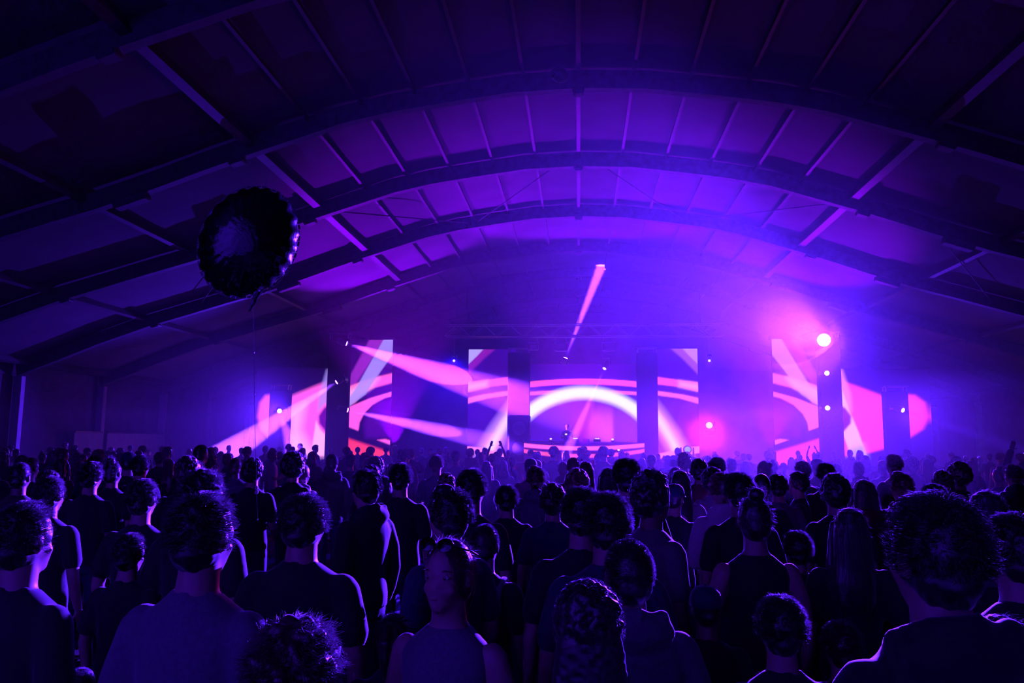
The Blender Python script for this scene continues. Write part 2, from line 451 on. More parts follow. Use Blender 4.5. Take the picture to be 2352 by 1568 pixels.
def led_mat():
    m = bpy.data.materials.new('led_display'); m.use_nodes = True
    n = m.node_tree; b = n.nodes['Principled BSDF']
    b.inputs['Base Color'].default_value = (.003, .003, .003, 1); b.inputs['Roughness'].default_value = .8; b.inputs['Specular IOR Level'].default_value = .08
    a = n.nodes.new('ShaderNodeAttribute'); a.attribute_name = 'display'
    # pixel grid of the LED tiles
    n.links.new(a.outputs['Color'], b.inputs['Emission Color']); b.inputs['Emission Strength'].default_value = 1.0
    return m
M['led'] = led_mat()
def screen(name, x0, x1, z0, z1, y, fn, arg, lab, step=.045, bow=0.0):
    root = empty(name, ((x0 + x1) / 2, y, z0)); tag(root, lab, 'screen', 'stage screens')
    nx = max(2, int((x1 - x0) / step)); nz = max(2, int((z1 - z0) / step))
    xs = np.linspace(x0, x1, nx + 1); zs = np.linspace(z0, z1, nz + 1)
    XX, ZZ = np.meshgrid(xs, zs)
    u = (XX - (x0 + x1) / 2) / ((x1 - x0) / 2)
    YY = y - bow * (1 - u * u)
    PXx, PYy = to_px(XX, YY, ZZ)
    colr = fn(PXx, PYy, arg)
    vs = np.stack([XX - (x0 + x1) / 2, YY - y, ZZ - z0], -1).reshape(-1, 3)
    idx = np.arange((nx + 1) * (nz + 1)).reshape(nz + 1, nx + 1)
    fs = np.stack([idx[:-1, :-1], idx[:-1, 1:], idx[1:, 1:], idx[1:, :-1]], -1).reshape(-1, 4)
    me = bpy.data.meshes.new('display'); me.from_pydata(vs.tolist(), [], fs.tolist()); me.update()
    at_ = me.color_attributes.new('display', 'FLOAT_COLOR', 'POINT')
    buf = np.ones((len(vs), 4), np.float32); buf[:, :3] = colr.reshape(-1, 3)
    at_.data.foreach_set('color', buf.ravel())
    me.materials.append(M['led'])
    link_mesh('display', me, root)
    bk = MB()
    if bow:
        n = 12
        for i in range(n):
            ua = -1 + 2 * i / n; ub = -1 + 2 * (i + 1) / n; hw = (x1 - x0) / 2
            ya = -bow * (1 - ua * ua); yb = -bow * (1 - ub * ub)
            h = z1 - z0
            v = [(ua * hw, ya + .02, 0), (ub * hw, yb + .02, 0), (ub * hw, yb + .12, 0), (ua * hw, ya + .12, 0)]
            bk.add([Vector(q) for q in v] + [Vector((q[0], q[1], h)) for q in v], [(3, 2, 1, 0), (4, 5, 6, 7), (0, 1, 5, 4), (1, 2, 6, 5), (2, 3, 7, 6), (3, 0, 4, 7)])
    else:
        bk.box((0, .09, (z1 - z0) / 2), (x1 - x0 + .02, .14, z1 - z0 + .02))
    bk.build('cabinet', M['blackmetal'], root)
    return root
ZS = 1.1   # stage height
SB = ZS + .014
screen('led_screen', -11.0, -8.58, SB, 6.68, 36, wing, 'L', 'tall inner screen of the left wing showing pale diagonal and pink bands')
screen('led_screen', -15.0, -11.025, SB, 5.35, 36, wing, 'L', 'outer left screen glowing pink around a dark eye shape')
screen('led_screen', 8.55, 10.9, SB, 6.68, 36, wing, 'R', 'tall inner screen of the right wing beside the blazing lamp')
screen('led_screen', 10.925, 15.2, SB, 5.35, 36, wing, 'R', 'outer right screen glowing red with pale diagonal stripe')
screen('led_screen', -5.31, -3.0, SB, 6.46, 38, centre, 'L', 'narrow screen left of the centre stage with red bands')
screen('led_screen', 3.35, 5.58, SB, 6.48, 38, centre, 'R', 'narrow screen right of the centre stage with red bands')
screen('led_screen', -3.0, 3.4, SB, 5.9, 39.5, centre, 'C', 'wide centre screen showing a white glowing arch')

# ------------------------------------------------------------------ stage
st = empty('stage_platform', (0, 34, 0)); tag(st, 'black draped stage platform below the screens', 'stage')
mb = MB(); mb.box((0, 4.5, ZS - .06), (33, 9, .12)); mb.build('deck', M['blackcloth'], st)
mb = MB()
n = 160
vs = []
for i in range(n + 1):
    x = -16.5 + 33 * i / n; yo = .03 * math.sin(i * 1.9)
    vs += [(x, .02 + yo, 0), (x, .02 + yo, ZS - .12)]
mb.add([Vector(v) for v in vs], [(2 * i, 2 * i + 2, 2 * i + 3, 2 * i + 1) for i in range(n)])
mb.build('skirt', M['blackcloth'], st)

def tower(x0, x1, y, h, lab):
    root = empty('lighting_tower', ((x0 + x1) / 2, y, ZS)); tag(root, lab, 'tower', 'stage lighting towers')
    w_ = x1 - x0
    b = MB(); b.box((0, 0, .04), (w_ + .2, .46, .08), None, .02); b.build('base_plate', M['blackmetal'], root)
    b = MB(); n_ = 10; prof = []
    b.box((0, .05, (h - ZS) / 2 + .04), (w_, .45, h - ZS - .08), None, .03)
    b.build('drape_sleeve', M['blackcloth'], root)
    b = MB()
    for sx in (-1, 1):
        for sy in (-.14, .2): b.tube([Vector((sx * (w_ / 2 - .06), sy, h - ZS - .05)), Vector((sx * (w_ / 2 - .06), sy, h - ZS + .22))], .03, 8)
    b.box((0, .03, h - ZS + .22), (w_, .5, .04)); b.build('top_frame', M['truss'], root)
    return root
tower(-14.03, -13.13, 35.4, 4.3, 'outer dark lighting tower in front of the left pink screen')
tower(-11.38, -10.42, 35.4, 6.65, 'tall dark lighting tower of the left wing, carrying three lamps')
tower(10.33, 11.25, 35.4, 6.65, 'tall dark lighting tower under the blazing lamp on the right')
tower(13.02, 13.98, 35.4, 4.3, 'outer dark lighting tower in front of the right red screen')
tower(-3.33, -2.30, 37.3, 6.2, 'dark tower between the left and wide centre screens')
tower(2.68, 3.62, 37.3, 6.2, 'dark tower between the wide and right centre screens')

# box truss above the stage
TY, TZ0, TZ1 = 36.4, 6.86, 7.40
def truss(x0, x1):
    root = empty('stage_truss', (0, TY, TZ0)); tag(root, 'long box truss hanging above the centre stage', 'truss')
    for y_, z_ in ((-.25, 0), (.25, 0), (-.25, TZ1 - TZ0), (.25, TZ1 - TZ0)):
        b = MB(); b.tube([Vector((x0, y_, z_)), Vector((x1, y_, z_))], .03, 8); b.build('chord', M['truss'], root)
    n_ = int((x1 - x0) / .6)
    for y_ in (-.25, .25):
        P = []
        for i in range(n_ + 1): P.append(Vector((x0 + (x1 - x0) * i / n_, y_, (TZ1 - TZ0) * (i % 2))))
        b = MB(); b.tube(P, .016, 5); b.build('bracing', M['truss'], root)
    for x in (x0 + 1, 0, x1 - 1):
        b = MB(); b.tube([Vector((x, 0, TZ1 - TZ0)), Vector((x, 0, zarch(x) - TZ0 + .1))], .012, 5); b.build('hanging_chain', M['blackmetal'], root)
truss(-6.2, 6.5)

# ------------------------------------------------------------------ lamps
def spot(parent, loc, direction, power, half_deg, blend=.35, col=VIO, r=.08, name='beam'):
    d = bpy.data.lights.new(name, 'SPOT'); d.energy = power; d.color = col
    d.spot_size = math.radians(2 * half_deg); d.spot_blend = blend; d.shadow_soft_size = r
    o = bpy.data.objects.new(name, d); COL.objects.link(o)
    o.location = loc; o.rotation_mode = 'QUATERNION'; o.rotation_quaternion = Vector(direction).to_track_quat('-Z', 'Y')
    if parent: o.parent = parent
    return o
def moving_head(pos, aim, lab, lens='lens', power=0, half=5, blend=.35, size=1.0, mount='wall', col=VIO, lens_r=.10, second=None, wall_gap=.455, rod=0):
    """pos: middle of the head; the base sits behind (wall), above (hang) or below (floor)"""
    root = empty('moving_head_lamp', pos); tag(root, lab, 'lamp', 'stage lamps')
    s = size
    off = {'wall': Vector((0, wall_gap, 0)), 'hang': Vector((0, 0, .42 * s)), 'floor': Vector((0, 0, -.42 * s))}[mount]
    ax = off.normalized()
    b = MB()
    if mount == 'wall': b.box(off * .9, (.34 * s, .12 * s, .26 * s), None, .02)
    else: b.box(off * .92, (.36 * s, .26 * s, .14 * s), None, .02)
    b.build('base', M['plastic'], root)
    if rod:
        z0 = (off * .92).z + .07 * s
        b = MB(); b.tube([Vector((0, 0, z0)), Vector((0, 0, z0 + rod))], .018, 8); b.build('hanging_rod', M['truss'], root)
    b = MB()
    L = off.length * .8
    for sx in (-1, 1):
        c = Vector((sx * .2 * s, 0, 0)) + ax * (L / 2 - .04)
        sz = (.05 * s, max(.09 * s, abs(ax.y) * (L + .1)), max(.09 * s, abs(ax.z) * (L + .1)))
        b.box(c, sz, None, .01)
    c = ax * L; b.box(c, (.44 * s, .08 * s if mount == 'wall' else .12 * s, .12 * s if mount == 'wall' else .06 * s), None, .01)
    b.build('yoke', M['plastic'], root)
    dirv = (Vector(aim) - Vector(pos)).normalized(); q = dirv.to_track_quat('-Z', 'Y')
    b = MB(); R = lens_r * 1.35
    prof = [(.22 * s, .06 * s), (.2 * s, .1 * s), (.05 * s, .13 * s), (-.1 * s, R * 1.02), (-.2 * s, R * 1.02), (-.215 * s, R * .98)]
    b.loft([((0, 0, z), r, r) for z, r in prof], 20)
    hd = b.build('head', M['plastic'], root, smooth=False); hd.rotation_mode = 'QUATERNION'; hd.rotation_quaternion = q
    b = MB()
    for i, (z, r) in enumerate([(-.21 * s, lens_r), (-.235 * s, lens_r * .96), (-.255 * s, lens_r * .7), (-.262 * s, lens_r * .3)]):
        pass
    b.loft([((0, 0, -.20 * s), lens_r * .9, lens_r * .9), ((0, 0, -.222 * s), lens_r, lens_r), ((0, 0, -.245 * s), lens_r * .8, lens_r * .8), ((0, 0, -.255 * s), lens_r * .4, lens_r * .4)], 20)
    b.build('lens', M[lens], hd, smooth=True)
    if power:
        spot(root, dirv * (.30 * s), dirv, power, half, blend, col, lens_r * .6)
    if second:
        spot(root, dirv * (.32 * s), (Vector(second[0]) - Vector(pos)).normalized(), second[1], second[2], .8, second[3], .05)
    return root
E6 = 1e6
T = 34.75
P1 = at(785, 785, T); P2 = at(783, 871, T); P3 = at(787, 939, T); P4 = at(641, 941, T)
PB = at(1895, 782, T); P6 = at(1898, 857, T); P7 = at(1899, 937, T); P8 = at(2063, 938, T)
moving_head(P1, at(1175, 912, 37.1), 'top lamp of the left tower throwing a wide pink beam to the right', power=15 * E6, half=7.0, blend=.9, col=(.30, .03, 1.0))
moving_head(P2, at(480, 1068, 33.0), 'middle lamp of the left tower beaming down to the left', power=50 * E6, half=6.2, blend=.8, col=(.22, .04, 1.0))
moving_head(P3, at(1178, 1026, 36.9), 'bottom lamp of the left tower beaming low to the right', power=8 * E6, half=4.6, blend=.8, col=(.17, .025, 1.0))
moving_head(P4, at(690, 1078, 27.0), 'lamp on the outer left tower pointing down at the crowd', power=60 * E6, half=2.7, blend=.6, second=((-14.0, 24.0, 1.0), .011 * E6, 50, VIO))  # second spot added to fill the haze on the left
moving_head(PB, (-5.0, 2.0, 5.2), 'blazing lamp at the top of the right tower', lens='lens_big', power=1.9 * E6, half=8, blend=1, lens_r=.27, size=1.4, wall_gap=.42, second=((-2.5, 2.0, 1.6), 1.0 * E6, 12, VIO))  # lens oversized so its disc stands in for glare
moving_head(P6, (4, 0, 3), 'small bright lamp halfway up the right tower', power=.0005 * E6, half=10)
moving_head(P7, (5, 0, 3), 'small lamp low on the right tower', power=.0003 * E6, half=10)
moving_head(P8, at(2352, 1036, 31), 'lamp on the outer right tower with short beam to the right', power=.06 * E6, half=3.0, second=((14.0, 24.0, 1.0), .005 * E6, 50, VIO))  # second spot added as blue fill for the dark right side
PC = at(1296, 830, 37.0); PD = at(1392, 838, 37.0)
moving_head(PC, at(1383, 606, 36.5), 'lamp under the truss beaming up at the roof', power=60 * E6, half=3.0, blend=.5, mount='wall', wall_gap=.3, size=.8, lens_r=.1)
moving_head(PD, at(1318, 1002, 35.0), 'lamp under the truss beaming down at the DJ booth', power=6 * E6, half=2.8, blend=.4, mount='hang', lens='lens_dim', lens_r=.09)
moving_head(at(1043, 828, 36.4), (-2, 5, 1.5), 'small pale lamp left of the left centre screen', lens='lens_dim', lens_r=.06, size=.6, mount='hang', rod=.80, second=((-3, 8, -7.5), .007 * E6, 27, (.015, .001, 1.0)))  # second spot is an added blue fill over haze and crowd
moving_head(at(1629, 828, 36.4), (2, 5, 1.5), 'small pale lamp right of the right centre screen', lens='lens_dim', lens_r=.06, size=.6, mount='hang', rod=.80, second=((3, 8, -7.5), .006 * E6, 27, (.015, .001, 1.0)))  # same added blue fill, from the right-hand lamp
# hoist motors hanging from the truss, with the centre lamps bolted under two of them
def hoist(p, w_, lab):
    root = empty('hoist_motor', p); tag(root, lab, 'hoist', 'truss hoists')
    b = MB(); b.box((0, 0, 0), (w_, .36, w_ * .62), None, .05); b.build('housing', M['plastic'], root)
    b = MB(); b.box((0, 0, w_ * .40), (w_ * 1.1, .3, .06), None, .02); b.box((0, 0, w_ * .36), (w_ * .5, .3, .08), None, .02); b.build('top_plate', M['truss'], root)
    top = TZ0 - p[2]
    for sx in (-1, 1):
        b = MB(); b.tube([Vector((sx * w_ * .4, 0, w_ * .42)), Vector((sx * w_ * .4, 0, top - .045))], .018, 6); b.build('hanger', M['truss'], root)
    b = MB(); b.box((0, -.19, 0), (w_ * .6, .02, w_ * .36), None, .01); b.build('front_cover', M['blackmetal'], root)
for px_, w_, lab in ((1288, .62, 'dark hoist box under the truss beside the beam to the roof'), (1398, .60, 'dark hoist box under the truss right of the centre'), (1225, .48, 'small dark hoist box under the truss left of the centre')):
    q = at(px_, 797, 36.65); hoist((q.x, 36.65, q.z), w_, lab)
# red lamp on a stand
RP = at(1630, 973, 34.6)
moving_head(RP, (1.0, 16, -3.0), 'glowing orange red lamp between centre and right screens', lens='lens_red', power=.0045 * E6, half=42, blend=1, col=(1.0, .03, .30), lens_r=.14, mount='floor')

for o in [x for x in bpy.data.objects if x.name.startswith('moving_head_lamp')]: pass

# roof washes: uplights added along the stage front to brighten the roof
def roof_fill(pos, aim, lab, power, half, col, blend=.6):
    moving_head(pos, aim, lab, lens='blackglass', power=power, half=half, blend=blend, col=col, mount='floor', lens_r=.11)
M['blackglass'] = mat('dark_lamp_glass', (.02, .02, .03), .1, .6, nscale=5, namp=.05)
PURP = (.25, .0, 1.0)
for x_, nm in ((-8.0, 'left'), (0.2, 'in the middle'), (8.0, 'right')):
    roof_fill((x_, 34.5, 1.62), (x_ * .8, 34.5 - 10, 1.62 + 11.5), 'added dark uplight standing %s on the stage front' % nm, .015 * E6, 27, PURP, .45)

# ------------------------------------------------------------------ people
def remesh(mb, name, vox, m, smooth=5, deform=None):
    me = mb.mesh(name + '_raw'); o = bpy.data.objects.new(name + '_raw', me); COL.objects.link(o)
    r = o.modifiers.new('r', 'REMESH'); r.mode = 'VOXEL'; r.voxel_size = vox; r.use_smooth_shade = True
    if smooth:
        q = o.modifiers.new('s', 'SMOOTH'); q.factor = .5; q.iterations = smooth
    dg = bpy.context.evaluated_depsgraph_get(); dg.update()
    res = bpy.data.meshes.new_from_object(o.evaluated_get(dg)); res.name = name
    bpy.data.objects.remove(o); bpy.data.meshes.remove(me)
    if deform:
        for v in res.vertices: v.co = deform(v.co)
    res.polygons.foreach_set('use_smooth', [True] * len(res.polygons))
    res.materials.clear(); res.materials.append(m)
    return res

def hand(mb, wrist, d, palm, side, curl=.5):
    """palm, five bent fingers and a thumb. d: along the hand, palm: palm normal"""
    d = Vector(d).normalized(); n = Vector(palm); n = (n - d * n.dot(d)).normalized(); s = d.cross(n) * side
    w_ = Vector(wrist)
    R = Matrix((s, d, n)).transposed()
    mb.ell(w_ + d * .05, (.04, .055, .017), 12, 8, R)
    for i, (off, ln) in enumerate(((-.030, .062), (-.010, .078), (.010, .084), (.029, .074))):
        p0 = w_ + d * .085 + s * off
        p1 = p0 + (d * math.cos(.25 * curl) + n * math.sin(.25 * curl)) * ln * .48
        p2 = p1 + (d * math.cos(1.0 * curl) + n * math.sin(1.0 * curl)) * ln * .32
        p3 = p2 + (d * math.cos(1.6 * curl) + n * math.sin(1.6 * curl)) * ln * .25
        mb.limb([(p0 - d * .02, .0095), (p1, .0088), (p2, .008), (p3, .007)], 8)
    t0 = w_ + d * .025 + s * .03
    t1 = t0 + (d * .6 + s * .75 + n * .25).normalized() * .038
    t2 = t1 + (d * .9 + s * .25 + n * .35).normalized() * .032
    mb.limb([(t0, .013), (t1, .011), (t2, .009)], 8)

HC = Vector((0, .012, 1.635))          # middle of the head
def head_shape(mb):
    mb.ell(HC + Vector((0, -.008, .012)), (.074, .093, .103), 18, 12)
    mb.ell(HC + Vector((0, .022, -.05)), (.058, .068, .072), 14, 9)       # face
    mb.ell(HC + Vector((0, .052, -.095)), (.032, .034, .026), 12, 8)      # chin
    mb.loft([((0, .075, HC.z - .005), .008, .01), ((0, .097, HC.z - .035), .013, .014), ((0, .098, HC.z - .043), .012, .008)], 8)   # nose
    mb.loft([((-.026, .080, HC.z - .071), .006, .006), ((0, .089, HC.z - .069), .008, .009), ((.026, .080, HC.z - .071), .006, .006)], 8)    # lips
    for s in (-1, 1):
        mb.loft([((s * .012, .087, HC.z + .022), .006, .007), ((s * .034, .082, HC.z + .026), .008, .008), ((s * .055, .064, HC.z + .018), .006, .006)], 8)  # brow
        mb.ell((s * .033, .073, HC.z + .002), (.014, .012, .010), 10, 7)   # eyelids
        mb.ell((s * .042, .062, HC.z - .04), (.022, .02, .02), 10, 7)      # cheeks
        mb.ell((s * .079, -.004, HC.z - .012), (.011, .022, .033), 10, 8, Matrix.Rotation(s * .35, 3, 'Z'))  # ears
ARMS = {
    'down': [((.172, -.012, 1.372), .050), ((.216, -.03, 1.24), .047), ((.238, -.035, 1.10), .041), ((.242, .0, .97), .037), ((.243, .045, .865), .027)],
    'bent': [((.172, -.012, 1.372), .050), ((.218, -.02, 1.24), .047), ((.240, -.02, 1.10), .042), ((.20, .10, 1.12), .037), ((.14, .24, 1.17), .027)],
    'up': [((.175, -.01, 1.385), .052), ((.235, .04, 1.53), .047), ((.245, .10, 1.66), .04), ((.20, .13, 1.80), .035), ((.15, .15, 1.92), .026)],
}
def mir(pts, s): return [(Vector((p[0] * s, p[1], p[2])), r) for p, r in pts]
def torso_rings(g, fem=False):
    """g: how far the garment stands off the body"""
    sh = .172 if fem else .19; ch = .158 if fem else .175; wa = .125 if fem else .15; hp = .175 if fem else .165
    return [((0, 0, .86), hp + g, .112 + g), ((0, 0, .95), hp + g, .116 + g), ((0, .0, 1.08), wa + g, .098 + g), ((0, .005, 1.20), ch - .012 + g, .112 + g),
            ((0, 0, 1.30), ch + g, .115 + g), ((0, -.006, 1.36), sh - .004 + g, .104 + g), ((0, -.010, 1.405), sh * .84 + g, .086 + g), ((0, -.012, 1.44), sh * .58 + g * .8, .07 + g * .8), ((0, -.012, 1.468), .072 + g * .6, .062 + g * .6)]
def body_mesh(arms, fem, m, vox=.0105):
    mb = MB(); head_shape(mb)
    mb.loft([((0, -.018, 1.40), .085, .068), ((0, -.012, 1.45), .066, .060), ((0, -.004, 1.52), .059, .060), ((0, .004, 1.60), .057, .060)], 14)
    mb.loft(torso_rings(0, fem), 18)
    for s in (-1, 1):
        k = arms if isinstance(arms, str) else arms[0 if s < 0 else 1]
        A = mir(ARMS[k], s); mb.limb(A, 12)
        a, b = A[-2][0], A[-1][0]
        dv = (b - a).normalized()
        pn = Vector((-s, .2, 0)) if k == 'down' else Vector((-s * .5, 0, -.8)) if k == 'bent' else Vector((0, 1, .1))
        hand(mb, b, dv, pn, -s if k != 'up' else s, .55)
        mb.limb([((s * .088, 0, .92), .088), ((s * .095, .012, .70), .074), ((s * .10, .018, .50), .056), ((s * .103, -.012, .32), .052), ((s * .105, -.02, .09), .038)], 12)
        mb.loft([((s * .105, -.06, .045), .028, .03), ((s * .107, -.02, .05), .036, .042), ((s * .112, .07, .035), .042, .03), ((s * .116, .15, .025), .036, .02)], 10)
    return remesh(mb, 'body', vox, m, 4)
def shirt_mesh(arms, fem, kind, m):
    mb = MB(); g = .014 if kind == 'tee' else .024 if kind == 'hoodie' else .01
    mb.loft(torso_rings(g, fem), 20)
    for s in (-1, 1):
        k = arms if isinstance(arms, str) else arms[0 if s < 0 else 1]
        A = mir(ARMS[k], s)
        if kind == 'tee':
            A2 = [(A[0][0] - Vector((0, 0, .003)), A[0][1] + .003)] + A[1:2] + [(A[1][0].lerp(A[2][0], .35), A[2][1] + .010)]
            mb.limb([(p, r + .013) for p, r in A2], 14)
        elif kind == 'hoodie':
            A2 = A[:-1] + [(A[-2][0].lerp(A[-1][0], .8), A[-1][1] + .004)]
            mb.limb([(p, r + .02) for p, r in A2], 14)
        else:   # strappy top: bare shoulders
            pass
    if kind == 'hoodie':
        # the hood lies folded behind the neck, with a rolled edge round the front
        mb.ell((0, -.085, 1.455), (.135, .07, .065), 16, 9)
        mb.limb([((-.075, .05, 1.44), .022), ((-.115, -.02, 1.475), .026), ((-.085, -.09, 1.51), .028), ((0, -.115, 1.52), .03), ((.085, -.09, 1.51), .028), ((.115, -.02, 1.475), .026), ((.075, .05, 1.44), .022)], 10)
    elif kind == 'tee':
        mb.limb([((0, .05, 1.452), .009), ((-.06, .02, 1.466), .009), ((-.066, -.03, 1.478), .01), ((0, -.072, 1.486), .01), ((.066, -.03, 1.478), .01), ((.06, .02, 1.466), .009), ((0, .05, 1.452), .009)], 8)
    def wr(p):
        n = noise.noise(Vector((p.x * 9, p.y * 9, p.z * 5))) * .006
        return Vector((p.x * (1 + n * 2), p.y * (1 + n * 4), p.z))
    return remesh(mb, 'hoodie' if kind == 'hoodie' else 'top', .013, m, 5, wr)
def trouser_mesh(m, fem):
    mb = MB()
    mb.loft([((0, 0, .80), .176, .115), ((0, 0, .90), .18 if fem else .172, .126), ((0, 0, 1.0), .15, .112)], 18)
    for s in (-1, 1):
        mb.limb([((s * .088, 0, .86), .096), ((s * .096, .012, .68), .086), ((s * .10, .016, .48), .070), ((s * .104, -.008, .30), .066), ((s * .106, -.012, .12), .06)], 14)
    return remesh(mb, 'trousers', .016, m, 4)
def shoe_mesh(m):
    mb = MB()
    for s in (-1, 1):
        mb.loft([((s * .105, -.085, .03), .025, .028), ((s * .105, -.06, .045), .038, .045), ((s * .107, -.01, .055), .044, .055), ((s * .112, .07, .045), .05, .04), ((s * .116, .14, .034), .045, .03), ((s * .117, .18, .026), .025, .02)], 12)
    return remesh(mb, 'shoes', .011, m, 3)

def strand(mb, pts, r):
    """thin tapered three-sided hair"""
    P = [Vector(p) for p in pts]; vs = []; fs = []
    n = len(P)
    for i in range(n):
        t = (P[min(n - 1, i + 1)] - P[max(0, i - 1)]).normalized()
        u = t.orthogonal().normalized(); v = t.cross(u)
        q = r * (1 - .75 * i / (n - 1))
        for k in range(3):
            a = 2 * PI * k / 3; vs.append(P[i] + (u * math.cos(a) + v * math.sin(a)) * q)
    for i in range(n - 1):
        for k in range(3):
            j = (k + 1) % 3; fs.append((i * 3 + k, i * 3 + j, i * 3 + 3 + j, i * 3 + 3 + k))
    mb.add(vs, fs)
def scalp_points(n, rnd, cr, cc, lo=-.25):
    """points over the crown and back of the head (the face stays free)"""
    out = []
    while len(out) < n:
        v = Vector((rnd.gauss(0, 1), rnd.gauss(0, 1), rnd.gauss(0, 1))).normalized()
        if v.z < lo: continue
        if v.y > .35 and v.z < .55: continue
        out.append((Vector((v.x * cr[0], v.y * cr[1], v.z * cr[2])) + cc, v))
    return out
def hair_mesh(style, m, seed=1):
    rnd = random.Random(seed)
    mb = MB(); st = MB()
    cc = HC + Vector((0, -.018, .016)); cr = Vector((.083, .096, .107))
    deform = None; vox = .008; sm = 3
    if style in ('short', 'messy', 'quiff', 'buzz'):
        if style == 'buzz': cr = Vector((.079, .092, .107))
        mb.ell(cc, cr, 20, 12); mb.ell(cc + Vector((0, -.018, -.05)), (.072, .076, .075), 16, 9)
        if style == 'quiff': mb.ell(cc + Vector((.01, .06, .085)), (.055, .05, .035), 12, 8); mb.ell(cc + Vector((-.02, .02, .1)), (.05, .05, .028), 12, 8)
        if style == 'messy':
            for p, v in scalp_points(26, rnd, cr, cc, .1): mb.ell(p, (.022, .022, .018), 8, 6)
        amp = {'short': .008, 'messy': .014, 'quiff': .008, 'buzz': .002}[style]
        deform = lambda p: p + (p - cc).normalized() * amp * noise.noise(p * 38)
        n_, ln, jit, rr, lift = {'short': (3200, .028, .30, .0009, .22), 'messy': (3600, .038, .5, .0008, .25), 'quiff': (2800, .032, .32, .0009, .28), 'buzz': (4200, .010, .35, .0008, .8)}[style]
        crown = Vector((.015, -.3, .95)).normalized()
        for p, v in scalp_points(n_, rnd, cr, cc, -.45):
            flow = (v - crown * v.dot(crown))
            flow = flow.normalized() if flow.length > .05 else v.orthogonal().normalized()
            sw = noise.noise_vector(v * 3.1) * .9
            d = (flow + sw - v * sw.dot(v) + v * lift * rnd.uniform(.3, 1.4) + Vector((rnd.gauss(0, jit), rnd.gauss(0, jit), rnd.gauss(0, jit))) * .6).normalized()
            l = ln * rnd.uniform(.6, 1.25); p0 = p - v * .004; up_ = v * (.004 if style != 'buzz' else .003)
            e = (d - v * (.45 + .3 * rnd.random())).normalized()
            strand(st, [p0, p + up_ + d * l * .45, p + up_ + d * l * .45 + e * l * .5], rr)
    elif style in ('curly', 'afro', 'longcurly'):
        g = {'curly': .008, 'afro': .035, 'longcurly': .012}[style]
        cr = cr + Vector((g, g, g)); mb.ell(cc, cr, 20, 12); mb.ell(cc + Vector((0, -.02, -.05)), (.078 + g * .6, .08 + g * .6, .08), 16, 9)
        if style == 'longcurly':
            mb.loft([((0, -.05, 1.72), .07, .05), ((0, -.06, 1.60), .104, .062), ((0, -.068, 1.48), .118, .055), ((0, -.085, 1.36), .105, .04), ((0, -.09, 1.27), .06, .02)], 16)
        for p, v in scalp_points({'curly': 120, 'afro': 170, 'longcurly': 130}[style], rnd, cr, cc, -.5):
            r_ = rnd.uniform(.011, .019); mb.ell(p + v * .004, (r_, r_, r_), 8, 6)
        deform = lambda p: p + (p - cc).normalized() * .005 * noise.noise(p * 60)
        for p, v in scalp_points(700, rnd, cr * 1.03, cc, -.5):
            u = v.orthogonal().normalized(); t = v.cross(u); ph = rnd.uniform(0, 6.28); R = rnd.uniform(.005, .010)
            pts = [p + v * (.004 * i) + (u * math.cos(ph + i * 1.25) + t * math.sin(ph + i * 1.25)) * R for i in range(6)]
            strand(st, pts, .0011)
        sm = 2
    elif style in ('long', 'bun', 'tail', 'topknot'):
        mb.ell(cc, cr, 20, 12); mb.ell(cc + Vector((0, -.02, -.05)), (.076, .08, .08), 16, 9)
        if style == 'long':
            mb.loft([((0, -.03, 1.74), .055, .05), ((0, -.03, 1.66), .092, .075), ((0, -.045, 1.56), .098, .062), ((0, -.065, 1.46), .102, .05), ((0, -.09, 1.36), .108, .035), ((0, -.10, 1.26), .10, .026), ((0, -.10, 1.17), .07, .015)], 18)
            for s in (-1, 1): mb.limb([((s * .082, .03, 1.66), .02), ((s * .094, .04, 1.55), .022), ((s * .105, .03, 1.44), .024), ((s * .11, .06, 1.33), .02)], 10)
            for i in range(700):
                a = rnd.uniform(-1, 1); x = a * .1; y0 = -.03 - .075 * math.sqrt(max(0, 1 - a * a)); z0 = rnd.uniform(1.45, 1.73)
                x0 = a * (.06 + .04 * min(1, (1.76 - z0) / .12))
                ln = rnd.uniform(.1, .3); e = rnd.gauss(0, .006)
                strand(st, [(x0, y0 + .01, z0), (x0 * 1.05 + e, y0 - .012, z0 - ln * .5), (x0 * 1.1 + 2 * e, y0 - .022, max(1.15, z0 - ln))], .0012)
        if style == 'bun':
            mb.ell(cc + Vector((0, -.045, .115)), (.042, .042, .036), 14, 9)
        if style == 'topknot':
            mb.ell(cc + Vector((0, -.09, .05)), (.04, .04, .04), 14, 9)
        if style == 'tail':
            mb.ell(cc + Vector((0, -.095, .035)), (.022, .02, .022), 10, 7)
            mb.limb([(cc + Vector((0, -.10, .035)), .02), (cc + Vector((0, -.135, -.01)), .03), (cc + Vector((0, -.135, -.09)), .03), (cc + Vector((.01, -.115, -.18)), .02), (cc + Vector((.012, -.105, -.24)), .01)], 12)
        deform = lambda p: p + (p - cc).normalized() * .003 * noise.noise(Vector((p.x * 70, p.y * 70, p.z * 14)))
        for p, v in scalp_points(900, rnd, cr, cc, -.5):
            d = (Vector((v.x * .5, -.8, -.4 if v.z < .5 else -.1)) + v * .15 + Vector((rnd.gauss(0, .25), rnd.gauss(0, .25), rnd.gauss(0, .25)))).normalized(); l = rnd.uniform(.02, .045)
            strand(st, [p - v * .003, p + d * l * .5 + v * .003, p + d * l], .0007)
